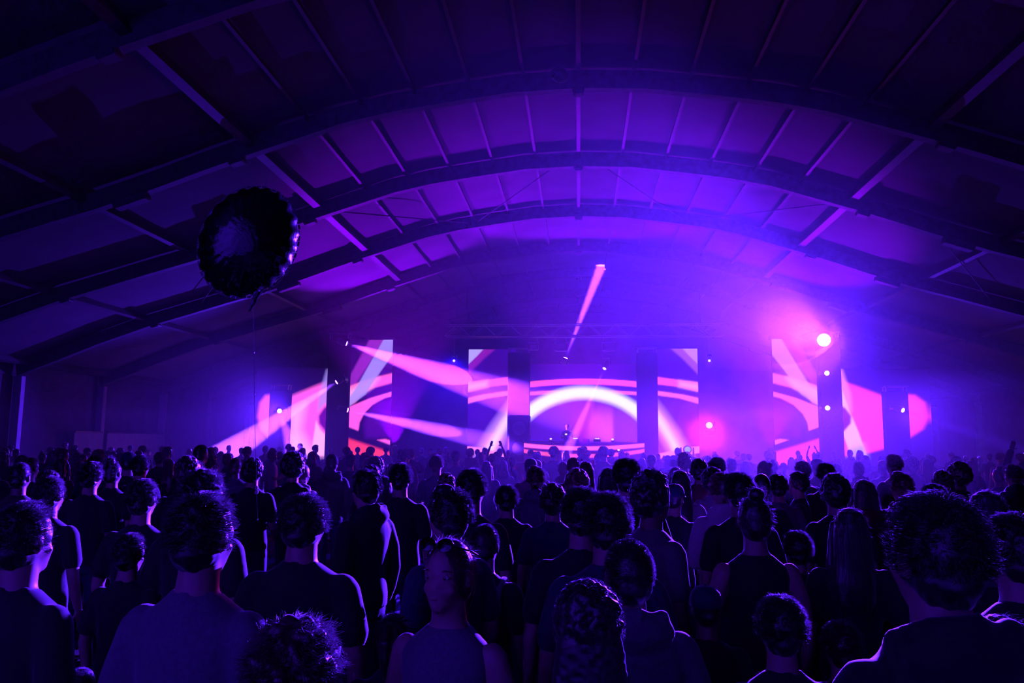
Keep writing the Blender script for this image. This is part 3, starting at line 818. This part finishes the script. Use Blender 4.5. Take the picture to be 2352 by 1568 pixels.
        if style in ('bun', 'topknot'):
            bc = cc + (Vector((0, -.045, .115)) if style == 'bun' else Vector((0, -.09, .05)))
            for i in range(260):
                v = Vector((rnd.gauss(0, 1), rnd.gauss(0, 1), rnd.gauss(0, 1))).normalized(); u = v.cross(Vector((rnd.gauss(0, 1), rnd.gauss(0, 1), rnd.gauss(0, 1)))).normalized()
                strand(st, [bc + v * .036, bc + v * .043 + u * .012, bc + v * rnd.uniform(.045, .065) + u * .03], .0009)
    elif style == 'cropped':
        mb.ell(cc, cr * .99, 20, 12); mb.ell(cc + Vector((0, -.018, -.045)), (.073, .078, .07), 16, 9)
    me = remesh(mb, 'hair', vox, m, sm, deform)
    if st.v:
        n0 = len(me.vertices)
        V = [tuple(v.co) for v in me.vertices] + st.v; Fc = [tuple(p.vertices) for p in me.polygons] + [tuple(i + n0 for i in f) for f in st.f]
        m2 = bpy.data.meshes.new('hair'); m2.from_pydata(V, [], Fc); m2.update()
        m2.polygons.foreach_set('use_smooth', [True] * len(m2.polygons)); m2.materials.append(m)
        bpy.data.meshes.remove(me); me = m2
    return me
def cap_mesh(m):
    mb = MB(); cc = HC + Vector((0, -.012, .03))
    mb.loft([(cc + Vector((0, 0, -.012)), .09, .105), (cc + Vector((0, 0, .03)), .09, .104), (cc + Vector((0, 0, .065)), .078, .09), (cc + Vector((0, 0, .092)), .05, .058), (cc + Vector((0, 0, .1)), .012, .012)], 20)
    vs = []; fs = []
    for i in range(13):
        a = PI * (.12 + .76 * i / 12); x, y = math.cos(a), math.sin(a)
        for q, dz in ((.9, 0), (1.0, .004), (1.0, -.004), (.9, -.008)):
            e = 1.0 if q < .95 else 1.62
            vs.append(cc + Vector((x * .09, y * .1 * e, -.008 + dz - (.01 if e > 1 else 0))))
    for i in range(12):
        for k in range(4):
            j = (k + 1) % 4; fs.append((i * 4 + k, i * 4 + j, i * 4 + 4 + j, i * 4 + 4 + k))
    mb.add(vs, fs); mb.ell(cc + Vector((0, 0, .102)), (.008, .008, .005), 8, 5)
    return mb.mesh('cap', m, True)

BODIES = {}
for arms in ('down', 'bent', 'up'):
    for fem in (False, True):
        BODIES[(arms, fem)] = body_mesh(arms, fem, M['skin1'])
TOPS = {}
for arms in ('down', 'bent', 'up'):
    for fem in (False, True):
        for kind in ('tee', 'hoodie', 'strappy'):
            if kind == 'strappy' and not fem: continue
            if kind == 'hoodie' and fem and arms == 'up': continue
            TOPS[(arms, fem, kind)] = shirt_mesh(arms, fem, kind, M['shirt_black'])
TROUS = {f: trouser_mesh(M['denim'], f) for f in (False, True)}
SHOES = shoe_mesh(M['shoe'])
HAIRS = {s: hair_mesh(s, M['hair_dark'], i + 3) for i, s in enumerate(('short', 'messy', 'quiff', 'buzz', 'curly', 'afro', 'longcurly', 'long', 'bun', 'tail', 'topknot', 'cropped'))}
CAP = cap_mesh(M['shirt_navy'])
FEMS = {'long', 'bun', 'tail', 'longcurly', 'topknot'}
TOPH = {'short': 1.775, 'messy': 1.80, 'quiff': 1.79, 'buzz': 1.763, 'curly': 1.79, 'afro': 1.815, 'longcurly': 1.795, 'long': 1.77, 'bun': 1.815, 'tail': 1.77, 'topknot': 1.77, 'cropped': 1.765, 'cap': 1.775}

def mlink(name, me, root, m):
    o = link_mesh(name, me, root)
    o.material_slots[0].link = 'OBJECT'; o.material_slots[0].material = m
    return o
PEOPLE = []
def person(x, y, top, style, rz=0.0, arms='down', kind='tee', shirt='black', hairc='dark', skin='skin1', wide=1.0, trous='denim', z0=0.0, label=None, group='dancing crowd'):
    """someone standing on the floor at x, y whose hair reaches the height top"""
    fem = style in FEMS
    s = top / TOPH[style]
    r = empty('person', (x, y, z0), rz); r.scale = (s * wide, s * wide, s)
    tag(r, label, 'person', group)
    mlink('body', BODIES[(arms, fem)], r, M[skin])
    if kind == 'hoodie' and (arms, fem, kind) not in TOPS: kind = 'tee'
    if kind == 'strappy' and not fem: kind = 'tee'
    mlink('hoodie' if kind == 'hoodie' else 'top', TOPS[(arms, fem, kind)], r, M['shirt_' + shirt])
    mlink('trousers', TROUS[fem], r, M[trous]); mlink('shoes', SHOES, r, M['shoe'])
    mlink('hair', HAIRS['cropped' if style == 'cap' else style], r, M['hair_' + hairc])
    if style == 'cap': mlink('cap', CAP, r, M['shirt_' + ('navy' if shirt != 'navy' else 'maroon')])
    PEOPLE.append((x, y, r))
    return r
HW = {'short': .17, 'messy': .18, 'quiff': .17, 'buzz': .165, 'curly': .19, 'afro': .245, 'longcurly': .21, 'long': .195, 'bun': .168, 'tail': .168, 'topknot': .168, 'cropped': .165, 'cap': .18}
def near(px, py, wpx, style, label, **k):
    """px, py: top of the head in the photograph, wpx: its width there"""
    d = F * HW[style] * k.pop('hs', 1.0) / wpx
    for k_ in range(24):
        p = at(px, py, d)
        if abs(p.y - 10.05) > .36 and not any((p.x - a) ** 2 + (p.y - b) ** 2 < .50 ** 2 for a, b, _ in PEOPLE): break
        d *= 1.02
    return person(p.x, p.y, p.z, style, label=label, **k)
R_ = math.radians
near(682, 1383, 205, 'messy', 'person with fuzzy messy hair rim-lit violet, head rising from the lower edge left of centre', rz=R_(-8), hairc='brown', shirt='black')
near(1350, 1323, 168, 'longcurly', 'person with long beaded-looking curls, back to us, in front of the buzz-cut person', rz=R_(4), shirt='black')
near(1443, 1237, 118, 'buzz', 'person with buzz cut and hoodie, right ear showing, behind the long-curled head', rz=R_(14), kind='hoodie', shirt='grey', skin='skin2', wide=1.05)
near(1394, 1123, 108, 'short', 'person with short rim-lit hair and outlined left shoulder, just behind the buzz cut', rz=R_(3), shirt='navy')
near(1336, 1112, 88, 'short', 'person whose pink-edged head shows behind the left side of the short-haired head', rz=R_(10), shirt='black')
near(1496, 1072, 80, 'curly', 'person with curly pink-edged hair looking right in the smoke, right of centre', rz=R_(-55), shirt='grey', skin='skin2')
near(1730, 1112, 74, 'bun', 'person with a spiky hair bun, wearing pale trousers, right of centre', rz=R_(5), kind='strappy', shirt='black', trous='paletrouser')
near(1950, 1160, 86, 'long', 'person with long straight hair edged magenta, left of the biggest head on the right', rz=R_(-6), shirt='black')
near(2142, 1118, 180, 'short', hs=1.06, label= 'biggest dark head on the right with hair edged magenta on its left', rz=R_(12), shirt='black', kind='hoodie')
near(470, 1122, 130, 'short', 'large dark head left of centre with blue rim light on its right side', rz=R_(-10), shirt='grey', wide=1.02)
near(700, 1127, 92, 'short', 'broad-shouldered dark person between the blue-rimmed head and the quiff', rz=R_(-4), shirt='black', wide=1.12)
near(1033, 1105, 96, 'quiff', hs=1.13, label= 'person with a quiff lit violet on its right, face turned left', rz=R_(50), shirt='navy')
n14 = near(1032, 1228, 100, 'tail', hs=.86, label= 'person turned towards us with sunglasses pushed up on tied hair', rz=R_(160), kind='strappy', shirt='grey', hairc='brown')
n15 = near(1115, 1202, 104, 'buzz', hs=1.08, label= 'person with close-cropped rim-lit hair and lit shoulder straps, right of the sunglasses', rz=R_(-12), shirt='black')
near(62, 1144, 118, 'short', 'dark head at the far left edge with faint blue outline', rz=R_(-14), shirt='black')
n17 = near(190, 1528, 150, 'tail', 'top of a head with a lit hair clip at the bottom left corner', rz=R_(-10), shirt='black')
near(842, 1073, 58, 'short', 'dark-haired person turned left below the tall left tower', rz=R_(60), kind='hoodie', shirt='black')
near(676, 1034, 52, 'afro', 'person with big round curly hair against the pink left screen', rz=R_(-20), shirt='black')
near(582, 1047, 44, 'curly', 'person under the balloon ribbon with bushy hair', rz=R_(0), shirt='black', arms='bent')
near(468, 1064, 80, 'messy', 'wide dark head left of the ribbon below the blue beam', rz=R_(-10), shirt='black', wide=1.1)
near(922, 1060, 46, 'short', 'square dark head below the gap left of the centre screens', rz=R_(0), shirt='black')
near(1085, 1072, 60, 'short', 'dark round head below the left centre screen behind the quiff', rz=R_(-10), shirt='black')
near(1270, 1105, 58, 'curly', 'faint curly head in blue haze left of the twin pink-edged heads', rz=R_(0), shirt='navy')
near(1165, 1110, 48, 'short', 'faint dark head in blue haze, right of the quiff', rz=R_(5), shirt='black')
near(1398, 1070, 46, 'long', 'long-haired dark head above the twin pink-edged heads', rz=R_(0), shirt='black')
near(1440, 1048, 54, 'short', 'wide dark head with pink rim below the right end of the DJ booth', rz=R_(8), shirt='black', wide=1.05)
near(1548, 1108, 48, 'cap', 'person in a cap right of the curly pink-edged hair', rz=R_(-30), shirt='black')
near(1551, 1069, 32, 'long', 'slim long-haired head behind the curly pink-edged hair', rz=R_(0), shirt='black')
near(1604, 1050, 36, 'curly', 'round magenta-edged head below the red lamp, left one', rz=R_(0), shirt='maroon')
near(1648, 1047, 32, 'short', 'magenta-edged head below the red lamp, right one', rz=R_(0), shirt='black')
near(1697, 1080, 58, 'short', 'round head with thin pink rim above the hair bun', rz=R_(10), shirt='black')
near(1748, 1085, 40, 'cropped', 'small round head with red-pink rim right of the hair bun', rz=R_(0), shirt='black')
near(1786, 1086, 44, 'short', 'head with patchy lilac highlights between red-rimmed head and pale cheek', rz=R_(0), shirt='grey')
near(1832, 1080, 40, 'short', 'head turned left with pale lit cheek below the right tower', rz=R_(75), shirt='black')
near(1896, 1060, 36, 'short', 'head with violet rim just right of the right tower foot', rz=R_(0), shirt='black')
near(1916, 1083, 58, 'curly', 'large dark head with red-violet left rim below the right tower', rz=R_(8), shirt='black')
near(1862, 1114, 44, 'long', 'small dark head with red left rim, above the long straight hair', rz=R_(0), shirt='black')
near(2262, 1120, 90, 'long', 'dark person turned away right of the biggest head', rz=R_(-20), shirt='black')
near(2325, 1170, 110, 'short', 'dark person cut by the right edge of the view', rz=R_(15), shirt='black')
near(212, 1052, 48, 'messy', 'dark bushy head beside the small lit face on the far left', rz=R_(0), shirt='black')
near(262, 1047, 38, 'bun', 'dark head with small knot in front of the pale left wall panel', rz=R_(0), shirt='black')
near(325, 1042, 36, 'short', 'dark head in front of the pale left wall panel, rightmost', rz=R_(0), shirt='black')
near(183, 1056, 30, 'fairface' if False else 'long', 'person with small brightly lit fair hair on the far left', rz=R_(40), hairc='fair', shirt='white')
near(330, 1096, 64, 'short', 'dark head low on the left above the black crowd', rz=R_(0), shirt='black')
near(118, 1090, 60, 'short', 'dark head at left between the edge and the lit fair hair', rz=R_(0), shirt='black')
near(1272, 1023, 18, 'short', 'tall person silhouetted against the left part of the DJ booth strip', arms='bent', shirt='black')
near(1386, 1023, 19, 'short', 'tall person silhouetted against the right part of the DJ booth strip', arms='bent', shirt='black')
# darker bodies filling the unlit front corners
for i, (px, py, wp, stl, rz_, lab) in enumerate([
    (300, 1220, 120, 'short', -6, 'black silhouette in the unlit lower left, below the blue-rimmed head'),
    (60, 1330, 150, 'long', -10, 'black long-haired silhouette in the unlit lower left corner'),
    (380, 1380, 150, 'short', -6, 'black silhouette left of the fuzzy rim-lit hair at the bottom'),
    (905, 1400, 140, 'tail', -4, 'black silhouette low at the bottom, right of the fuzzy hair'),
    (1620, 1340, 120, 'cap', 8, 'dark capped silhouette right of the hoodie shoulder'),
    (1790, 1360, 120, 'short', 8, 'black silhouette in front of the pale trousers, lower right'),
    (1930, 1420, 150, 'short', 10, 'black silhouette low beside the biggest head, left of it'),
    (2290, 1400, 160, 'long', 14, 'black long-haired silhouette in the lower right corner'),
    (2060, 1215, 80, 'short', 6, 'dark silhouette tucked behind the left of the biggest head'),
    (1830, 1215, 80, 'short', 4, 'dark silhouette between hair bun and long straight hair')]):
    near(px, py, wp, stl, lab, rz=R_(rz_), shirt='black')

# the sea of heads further back
ZONES = [(0, 'below the dark left wall'), (420, 'left of the pink left screen'), (600, 'below the outer left screen'), (765, 'below the tall inner left screen'), (905, 'left of the centre screens'),
         (1075, 'below the narrow left centre screen'), (1215, 'below the DJ booth'), (1475, 'below the narrow right centre screen'), (1610, 'below the red lamp'), (1770, 'below the tall inner right screen'),
         (1925, 'below the outer right screen'), (2130, 'below the dark right wall')]
STY = ['short', 'short', 'messy', 'quiff', 'buzz', 'curly', 'long', 'long', 'bun', 'tail', 'cap', 'topknot', 'longcurly', 'short', 'buzz', 'afro']
WORD = {'short': 'short-haired', 'messy': 'tousled', 'quiff': 'quiff-haired', 'buzz': 'buzz-cut', 'curly': 'curly', 'long': 'long-haired', 'bun': 'bun-wearing', 'tail': 'ponytailed', 'cap': 'capped', 'topknot': 'knot-haired', 'longcurly': 'long-curled', 'cropped': 'cropped', 'afro': 'big-haired'}
rows = [6.6, 7.8, 9.2, 10.9, 12.9, 15.2, 17.8, 20.8, 24.2, 28.0, 31.6]
rnd = random.Random(11)
far = []
for ri, d in enumerate(rows):
    halfw = min(18.6, d * .70); sp = .74 if d < 14 else .82 if d < 22 else .98
    x0 = -min(18.6, d * .79); x1 = min(18.6, d * .60)
    n_ = int((x1 - x0) / sp)
    for i in range(n_):
        x = x0 + (i + .5 + rnd.uniform(-.32, .32)) * (x1 - x0) / n_; y = d + rnd.uniform(-.45, .45) * (1 if d < 12 else 1.6)
        if abs(y - 10.05) < .36: y = 9.65 if y < 10.05 else 10.45
        if y > 32.6: y = 32.6 - rnd.random() * .5
        if any((x - a) ** 2 + (y - b) ** 2 < .50 ** 2 for a, b, _ in PEOPLE) or any((x - a[0]) ** 2 + (y - a[1]) ** 2 < .50 ** 2 for a in far): continue
        if d < 8.5 and rnd.random() < .30: continue
        far.append((x, y, ri, rnd.choice(STY)))
cells = {}
for f in far:
    f_top = 1.70
    px, _ = to_px(f[0], f[1], f_top); px = float(px)
    z = max(k for k, (a, _n) in enumerate(ZONES) if a <= max(px, 0))
    cells.setdefault((f[2], z), []).append((px, f))
RN = ['front', 'second', 'third', 'fourth', 'fifth', 'sixth', 'seventh', 'eighth', 'ninth', 'tenth', 'last']
ON = ['first', 'second', 'third', 'fourth', 'fifth', 'sixth', 'seventh', 'eighth', 'ninth', 'tenth', 'eleventh', 'twelfth']
SH = ['black', 'black', 'navy', 'grey', 'maroon', 'olive', 'white', 'black']
for (ri, z), L in sorted(cells.items()):
    L.sort(key=lambda t: t[0])
    for k, (px, (x, y, _r, stl)) in enumerate(L):
        fem = stl in FEMS
        top = (rnd.gauss(1.685, .05) if fem else rnd.gauss(1.775, .06)); top = max(1.56, min(1.90, top))
        lab = '%s head, %s from left, %s distant row %s' % (WORD[stl], ON[min(k, 11)], RN[ri], ZONES[z][1])
        person(x, y, top, stl, rz=R_(rnd.gauss(0, 16) - math.degrees(math.atan2(x, 40 - y + 8)) * -.5), arms=rnd.choice(['down', 'down', 'bent', 'bent']) if rnd.random() > .03 or y < 12 else 'up',
               kind=rnd.choice(['tee', 'tee', 'hoodie', 'strappy']), shirt=rnd.choice(SH), hairc=rnd.choice(['dark', 'dark', 'brown', 'brown', 'fair']), skin=rnd.choice(['skin1', 'skin1', 'skin2']), label=lab)
# ------------------------------------------------------------------ DJ booth and stage things
bo = screen('dj_booth', -2.47, 2.89, ZS, 2.02, 36.0, booth_px, None, 'curved DJ booth with a glowing pink strip along its front', .035, .55)
bo['category'] = 'booth'; bo['group'] = 'DJ booth'
mb = MB(); n_ = 14; vs = []; fs = []
for i in range(n_ + 1):
    u = -1 + 2 * i / n_
    for yy, zz in ((-.55 * (1 - u * u) - .03, .93), (-.55 * (1 - u * u) - .03, .97), (.27, .97), (.27, .93)): vs.append((u * 2.72, yy, zz))
for i in range(n_):
    for k in range(4):
        j = (k + 1) % 4; fs.append((i * 4 + k, i * 4 + j, i * 4 + 4 + j, i * 4 + 4 + k))
fs += [(0, 1, 2, 3), tuple(n_ * 4 + k for k in (3, 2, 1, 0))]
mb.add(vs, fs); mb.build('tabletop', M['plastic'], bo)
TOPZ = ZS + .97
def deck(x, lab):
    r = empty('media_player', (x, 36.05, TOPZ)); tag(r, lab, 'player', 'decks on the DJ booth')
    b = MB(); b.box((0, 0, .055), (.32, .4, .11), None, .015); b.build('casing', M['plastic'], r)
    b = MB(); b.loft([((0, .05, .11), .1, .1), ((0, .05, .12), .1, .1), ((0, .05, .125), .085, .085)], 20); b.build('jog_wheel', M['blackmetal'], r)
    b = MB(); b.box((0, -.1, .135), (.2, .1, .015), Matrix.Rotation(.35, 3, 'X'), .004); b.build('display', M['lens_dim'], r)
deck(-.16, 'DJ media player left of the mixer on the booth'); deck(.80, 'DJ media player right of the mixer on the booth')
r = empty('mixer', (.32, 36.05, TOPZ)); tag(r, 'flat DJ mixer in the middle of the booth', 'mixer')
b = MB(); b.box((0, 0, .05), (.32, .4, .1), None, .012); b.build('casing', M['plastic'], r)
for i in range(4):
    for j in range(3):
        b = MB(); b.loft([((-.11 + .073 * i, .02 + .06 * j, .1), .012, .012), ((-.11 + .073 * i, .02 + .06 * j, .125), .01, .01)], 10); b.build('knob', M['blackmetal'], r)
def footlight(p, mname, lab, base_z):
    r = empty('small_lamp', (p.x, p.y, base_z)); tag(r, lab, 'lamp', 'small stage lamps')
    base_z += .002; h = max(.11, p.z - base_z)
    b = MB(); b.loft([((0, 0, 0), .09, .09), ((0, 0, .03), .09, .09), ((0, 0, .04), .02, .02), ((0, 0, max(.06, h - .05)), .02, .02)], 14); b.build('stand', M['plastic'], r)
    b = MB(); b.ell((0, 0, h), (.055, .045, .04), 14, 8); b.build('bulb', M[mname], r, smooth=True)
footlight(at(1265, 1015, 35.75), 'lens_dim', 'tiny white lamp on the left of the DJ booth top', TOPZ)
footlight(at(1407, 1016, 35.75), 'lens_dim', 'tiny white lamp on the right of the DJ booth top', TOPZ)
footlight(at(1300, 997, 36.1), 'lens_dim', 'small white lamp on a stem near the DJ', TOPZ)
footlight(at(1297, 1039, 34.2), 'lens_dim', 'small pale footlight at the stage front below the booth strip', ZS)
footlight(at(1421, 1033, 34.2), 'lens_dim', 'small pale footlight at the stage front, right of the other', ZS)
pc = at(1578, 1032, 34.3)
moving_head(pc, (3.0, 5, 2.0), 'round cyan lamp on the stage front below the right centre screen', lens='lens_cyan', lens_r=.13, mount='floor', size=1.3)
def speaker(x, y, z, w_, d_, h_, lab):
    r = empty('stage_speaker', (x, y, z)); tag(r, lab, 'speaker')
    b = MB(); b.box((0, 0, h_ / 2), (w_, d_, h_), None, .04); b.build('cabinet', M['plastic'], r)
    b = MB(); b.box((0, -d_ / 2 - .012, h_ / 2), (w_ * .92, .02, h_ * .94), None, .008); b.build('grille', M['blackcloth'], r)
    for zz in (.3, .72):
        b = MB(); b.loft([((0, -d_ / 2 - .022, h_ * zz), .3, .3), ((0, -d_ / 2 - .045, h_ * zz), .31, .31), ((0, -d_ / 2 - .03, h_ * zz), .12, .12)], 20); b.build('driver', M['blackmetal'], r)
    for sx in (-1, 1):
        b = MB(); b.limb([((sx * (w_ / 2 + .02), -.1, h_ * .55), .018), ((sx * (w_ / 2 + .02), .1, h_ * .55), .018)], 8); b.build('handle', M['blackmetal'], r)
speaker(-2.72, 36.72, ZS, .98, .6, 2.15, 'big black stage speaker in front of the left centre tower')
person(-.55, 37.1, 1.80, 'short', rz=PI - .15, arms='bent', shirt='black', z0=ZS, label='DJ in black standing behind the glowing booth', group='performers')

# ------------------------------------------------------------------ side of the hall
def fence(y0, y1, lab):
    r = empty('wall_panel', (-19.72, (y0 + y1) / 2, 0)); tag(r, lab, 'panel', 'pale wall panels')
    L = y1 - y0
    b = MB(); b.box((0, 0, 1.14), (.05, L, 2.22), None, .01); b.build('sheet', M['panel'], r)
    b = MB(); b.box((.02, 0, 2.27), (.09, L, .06), None, .01); b.build('top_rail', M['truss'], r)
    for s in (-1, 1):
        b = MB(); b.box((.05, s * (L / 2 - .3), .02), (.5, .08, .04), None, .01); b.build('foot', M['truss'], r)
fence(29.9, 31.72, 'short pale panel along the left wall before the second pale post')
fence(32.1, 36.7, 'long pale panel along the left wall between two pale posts')
KP = at(2336, 1010, 29.5)
r = empty('bar_counter', (19.2, 29.5, 0)); tag(r, 'dim lit bar stand against the right wall at the edge of view', 'bar')
b = MB(); b.box((-.3, 0, .55), (.5, 3.2, 1.1), None, .02); b.build('counter', M['blackmetal'], r)
b = MB(); b.box((-.32, 0, 1.13), (.62, 3.3, .05), None, .01); b.build('worktop', M['panel'], r)
b = MB(); b.box((.55, 0, 1.25), (.06, 3.2, 2.5), None, .01); b.build('back_panel', M['panel'], r)
for zz in (1.5, 1.95, 2.35):
    b = MB(); b.box((.38, 0, zz), (.28, 3.0, .04), None, .008); b.build('shelf', M['truss'], r)
b = MB(); b.box((.1, 0, 2.72), (1.0, 3.3, .08), None, .02); b.build('roof_board', M['blackmetal'], r)
for s in (-1, 1):
    b = MB(); b.box((-.33, s * 1.58, 1.9), (.06, .06, 1.6), None, .01); b.build('post', M['blackmetal'], r)
r = empty('bar_lamp', (18.9, 29.2, 1.157)); tag(r, 'small white lamp on the bar at the right edge', 'lamp')
b = MB(); b.loft([((0, 0, 0), .07, .07), ((0, 0, .02), .07, .07), ((0, 0, .03), .015, .015), ((0, 0, .42), .015, .015)], 12); b.build('stand', M['plastic'], r)
b = MB(); b.ell((0, 0, .47), (.10, .10, .07), 14, 8); b.build('bulb', M['lens_white'], r, smooth=True)
d_ = bpy.data.lights.new('bar_glow', 'POINT'); d_.energy = 45; d_.color = (.35, .35, 1.0); d_.shadow_soft_size = .08
o_ = bpy.data.objects.new('bar_glow', d_); COL.objects.link(o_); o_.location = (0, 0, .65); o_.parent = r

# ------------------------------------------------------------------ balloons
def foil_balloon(pos, rx, rz_, th, rot, lab, tail=True):
    root = empty('foil_balloon', pos); tag(root, lab, 'balloon'); root.rotation_euler = rot
    nr, na = 18, 120; vs = []; fs = []
    for side in (-1, 1):
        base = len(vs)
        for i in range(nr + 1):
            u = math.sin(PI / 2 * i / nr)
            for k in range(na):
                a = 2 * PI * k / na
                cr = 1 + (.022 * math.cos(22 * a + .7 * math.sin(3 * a)) * u ** 10)
                t = th * math.sqrt(max(0, 1 - u * u)) * (1 + .10 * math.cos(22 * a + .7 * math.sin(3 * a)) * u ** 5)
                vs.append((rx * u * math.cos(a) * cr, side * (t + .002), rz_ * u * math.sin(a) * cr))
        for i in range(nr):
            for k in range(na):
                j = (k + 1) % na
                f = (base + i * na + k, base + i * na + j, base + (i + 1) * na + j, base + (i + 1) * na + k)
                fs.append(f if side < 0 else f[::-1])
    b = MB(); b.add(vs, fs); b.build('envelope', M['foil'], root, smooth=True)
    b = MB()
    for i in range(60):
        a = 2 * PI * i / 60; e = 2 * PI * (i + .86) / 60; q = 1.0; p_ = 1.035 + .008 * math.sin(i * 2.3)
        y_ = .006 * math.sin(i * 1.7)
        b.add([Vector((rx * q * math.cos(a), y_ - .002, rz_ * q * math.sin(a))), Vector((rx * p_ * math.cos(a), y_ - .002, rz_ * p_ * math.sin(a))), Vector((rx * p_ * math.cos(e), y_ - .002, rz_ * p_ * math.sin(e))), Vector((rx * q * math.cos(e), y_ - .002, rz_ * q * math.sin(e))),
               Vector((rx * q * math.cos(a), y_ + .002, rz_ * q * math.sin(a))), Vector((rx * p_ * math.cos(a), y_ + .002, rz_ * p_ * math.sin(a))), Vector((rx * p_ * math.cos(e), y_ + .002, rz_ * p_ * math.sin(e))), Vector((rx * q * math.cos(e), y_ + .002, rz_ * q * math.sin(e)))],
              [(0, 1, 2, 3), (7, 6, 5, 4), (0, 4, 5, 1), (1, 5, 6, 2), (2, 6, 7, 3), (3, 7, 4, 0)])
    b.build('crimped_seam', M['foil'], root)
    return root
bp = at(572, 556, 6.0)
fb = foil_balloon(bp, .36, .455, .25, (.10, .42, .35), 'dark plain foil balloon floating at upper left on a long ribbon')
inv = fb.matrix_basis.inverted() if False else (Matrix.Translation(bp) @ fb.rotation_euler.to_matrix().to_4x4()).inverted()
t0, t1, t2 = at(592, 668, 6.0), at(583, 692, 6.0), at(572, 714, 6.0)
b = MB(); b.loft([(inv @ t0, .035, .02), (inv @ t0.lerp(t1, .6), .022, .014), (inv @ t1, .02, .010), (inv @ t2, .008, .006)], 10); b.build('neck', M['foil'], fb)
rp = [at(580, 696, 6.0), at(583, 770, 6.0), at(584, 880, 6.0), at(585, 960, 6.0), at(588, 1060, 6.0), at(589, 1130, 6.0), at(592, 1198, 6.0)]
b = MB(); b.tube([inv @ p for p in rp], .0018, 5); rb = b.build('ribbon', M['ribbon'], fb)
for px_, py_, r0 in ((583, 810, .006), (584, 905, .005), (584, 927, .005), (589, 1120, .012), (589, 1130, .014), (591, 1193, .006)):
    b = MB(); b.ell(inv @ at(px_, py_, 6.0), (r0, r0, r0 * 1.3), 10, 7); b.build('bead', M['bead'], rb)
b2 = at(1285, 172, 15.6)
foil_balloon(b2, .19, .15, .10, (.5, .35, .2), 'small dark foil balloon touching the roof above the first lit arch')
# sunglasses, straps, clip
def on(root, mb, name, m): return mb.build(name, m, root, smooth=True)
b = MB()
for s in (-1, 1):
    b.loft([((s * .034, .085, 1.742), .031, .004), ((s * .034, .088, 1.745), .032, .026), ((s * .034, .092, 1.747), .03, .024)], 16)
    b.limb([((s * .066, .08, 1.742), .0035), ((s * .087, .0, 1.72), .0035), ((s * .088, -.05, 1.70), .0035)], 6)
b.limb([((-.01, .093, 1.747), .003), ((0, .094, 1.75), .003), ((.01, .093, 1.747), .003)], 6)
on(n14, b, 'sunglasses', M['foil'])
for s in (-1, 1):
    b = MB(); b.ell((s * .033, .079, HC.z + .001), (.0125, .0085, .0075), 12, 8); e_ = on(n14, b, 'eye', M['eyewhite'])
    b = MB(); b.ell((s * .033, .0860, HC.z + .001), (.0058, .0022, .0058), 10, 6); on(e_, b, 'iris', M['iris'])
    b = MB(); b.limb([((s * .016, .087, HC.z + .020), .0028), ((s * .034, .086, HC.z + .026), .0034), ((s * .054, .074, HC.z + .021), .0024)], 8); on(n14, b, 'eyebrow', M['hair_brown'])
b = MB(); b.loft([((-.024, .084, HC.z - .069), .003, .004), ((-.008, .094, HC.z - .067), .005, .007), ((.008, .094, HC.z - .067), .005, .007), ((.024, .084, HC.z - .069), .003, .004)], 10); on(n14, b, 'lips', M['lips'])
for s in (-1, 1):
    b = MB(); b.loft([((s * .115, .122, 1.25), .016, .006), ((s * .12, .10, 1.38), .016, .006), ((s * .122, .0, 1.455), .018, .007), ((s * .12, -.088, 1.41), .017, .007), ((s * .116, -.118, 1.33), .014, .006)], 8)
    on(n15, b, 'shoulder_strap', M['shirt_grey'])
b = MB(); b.box((-.02, -.04, 1.748), (.05, .02, .012), Matrix.Rotation(.3, 3, 'Y'), .004); b.box((-.03, -.065, 1.738), (.03, .014, .01), None, .003); on(n17, b, 'hair_clip', M['bead'])
print('PEOPLE', len(PEOPLE))
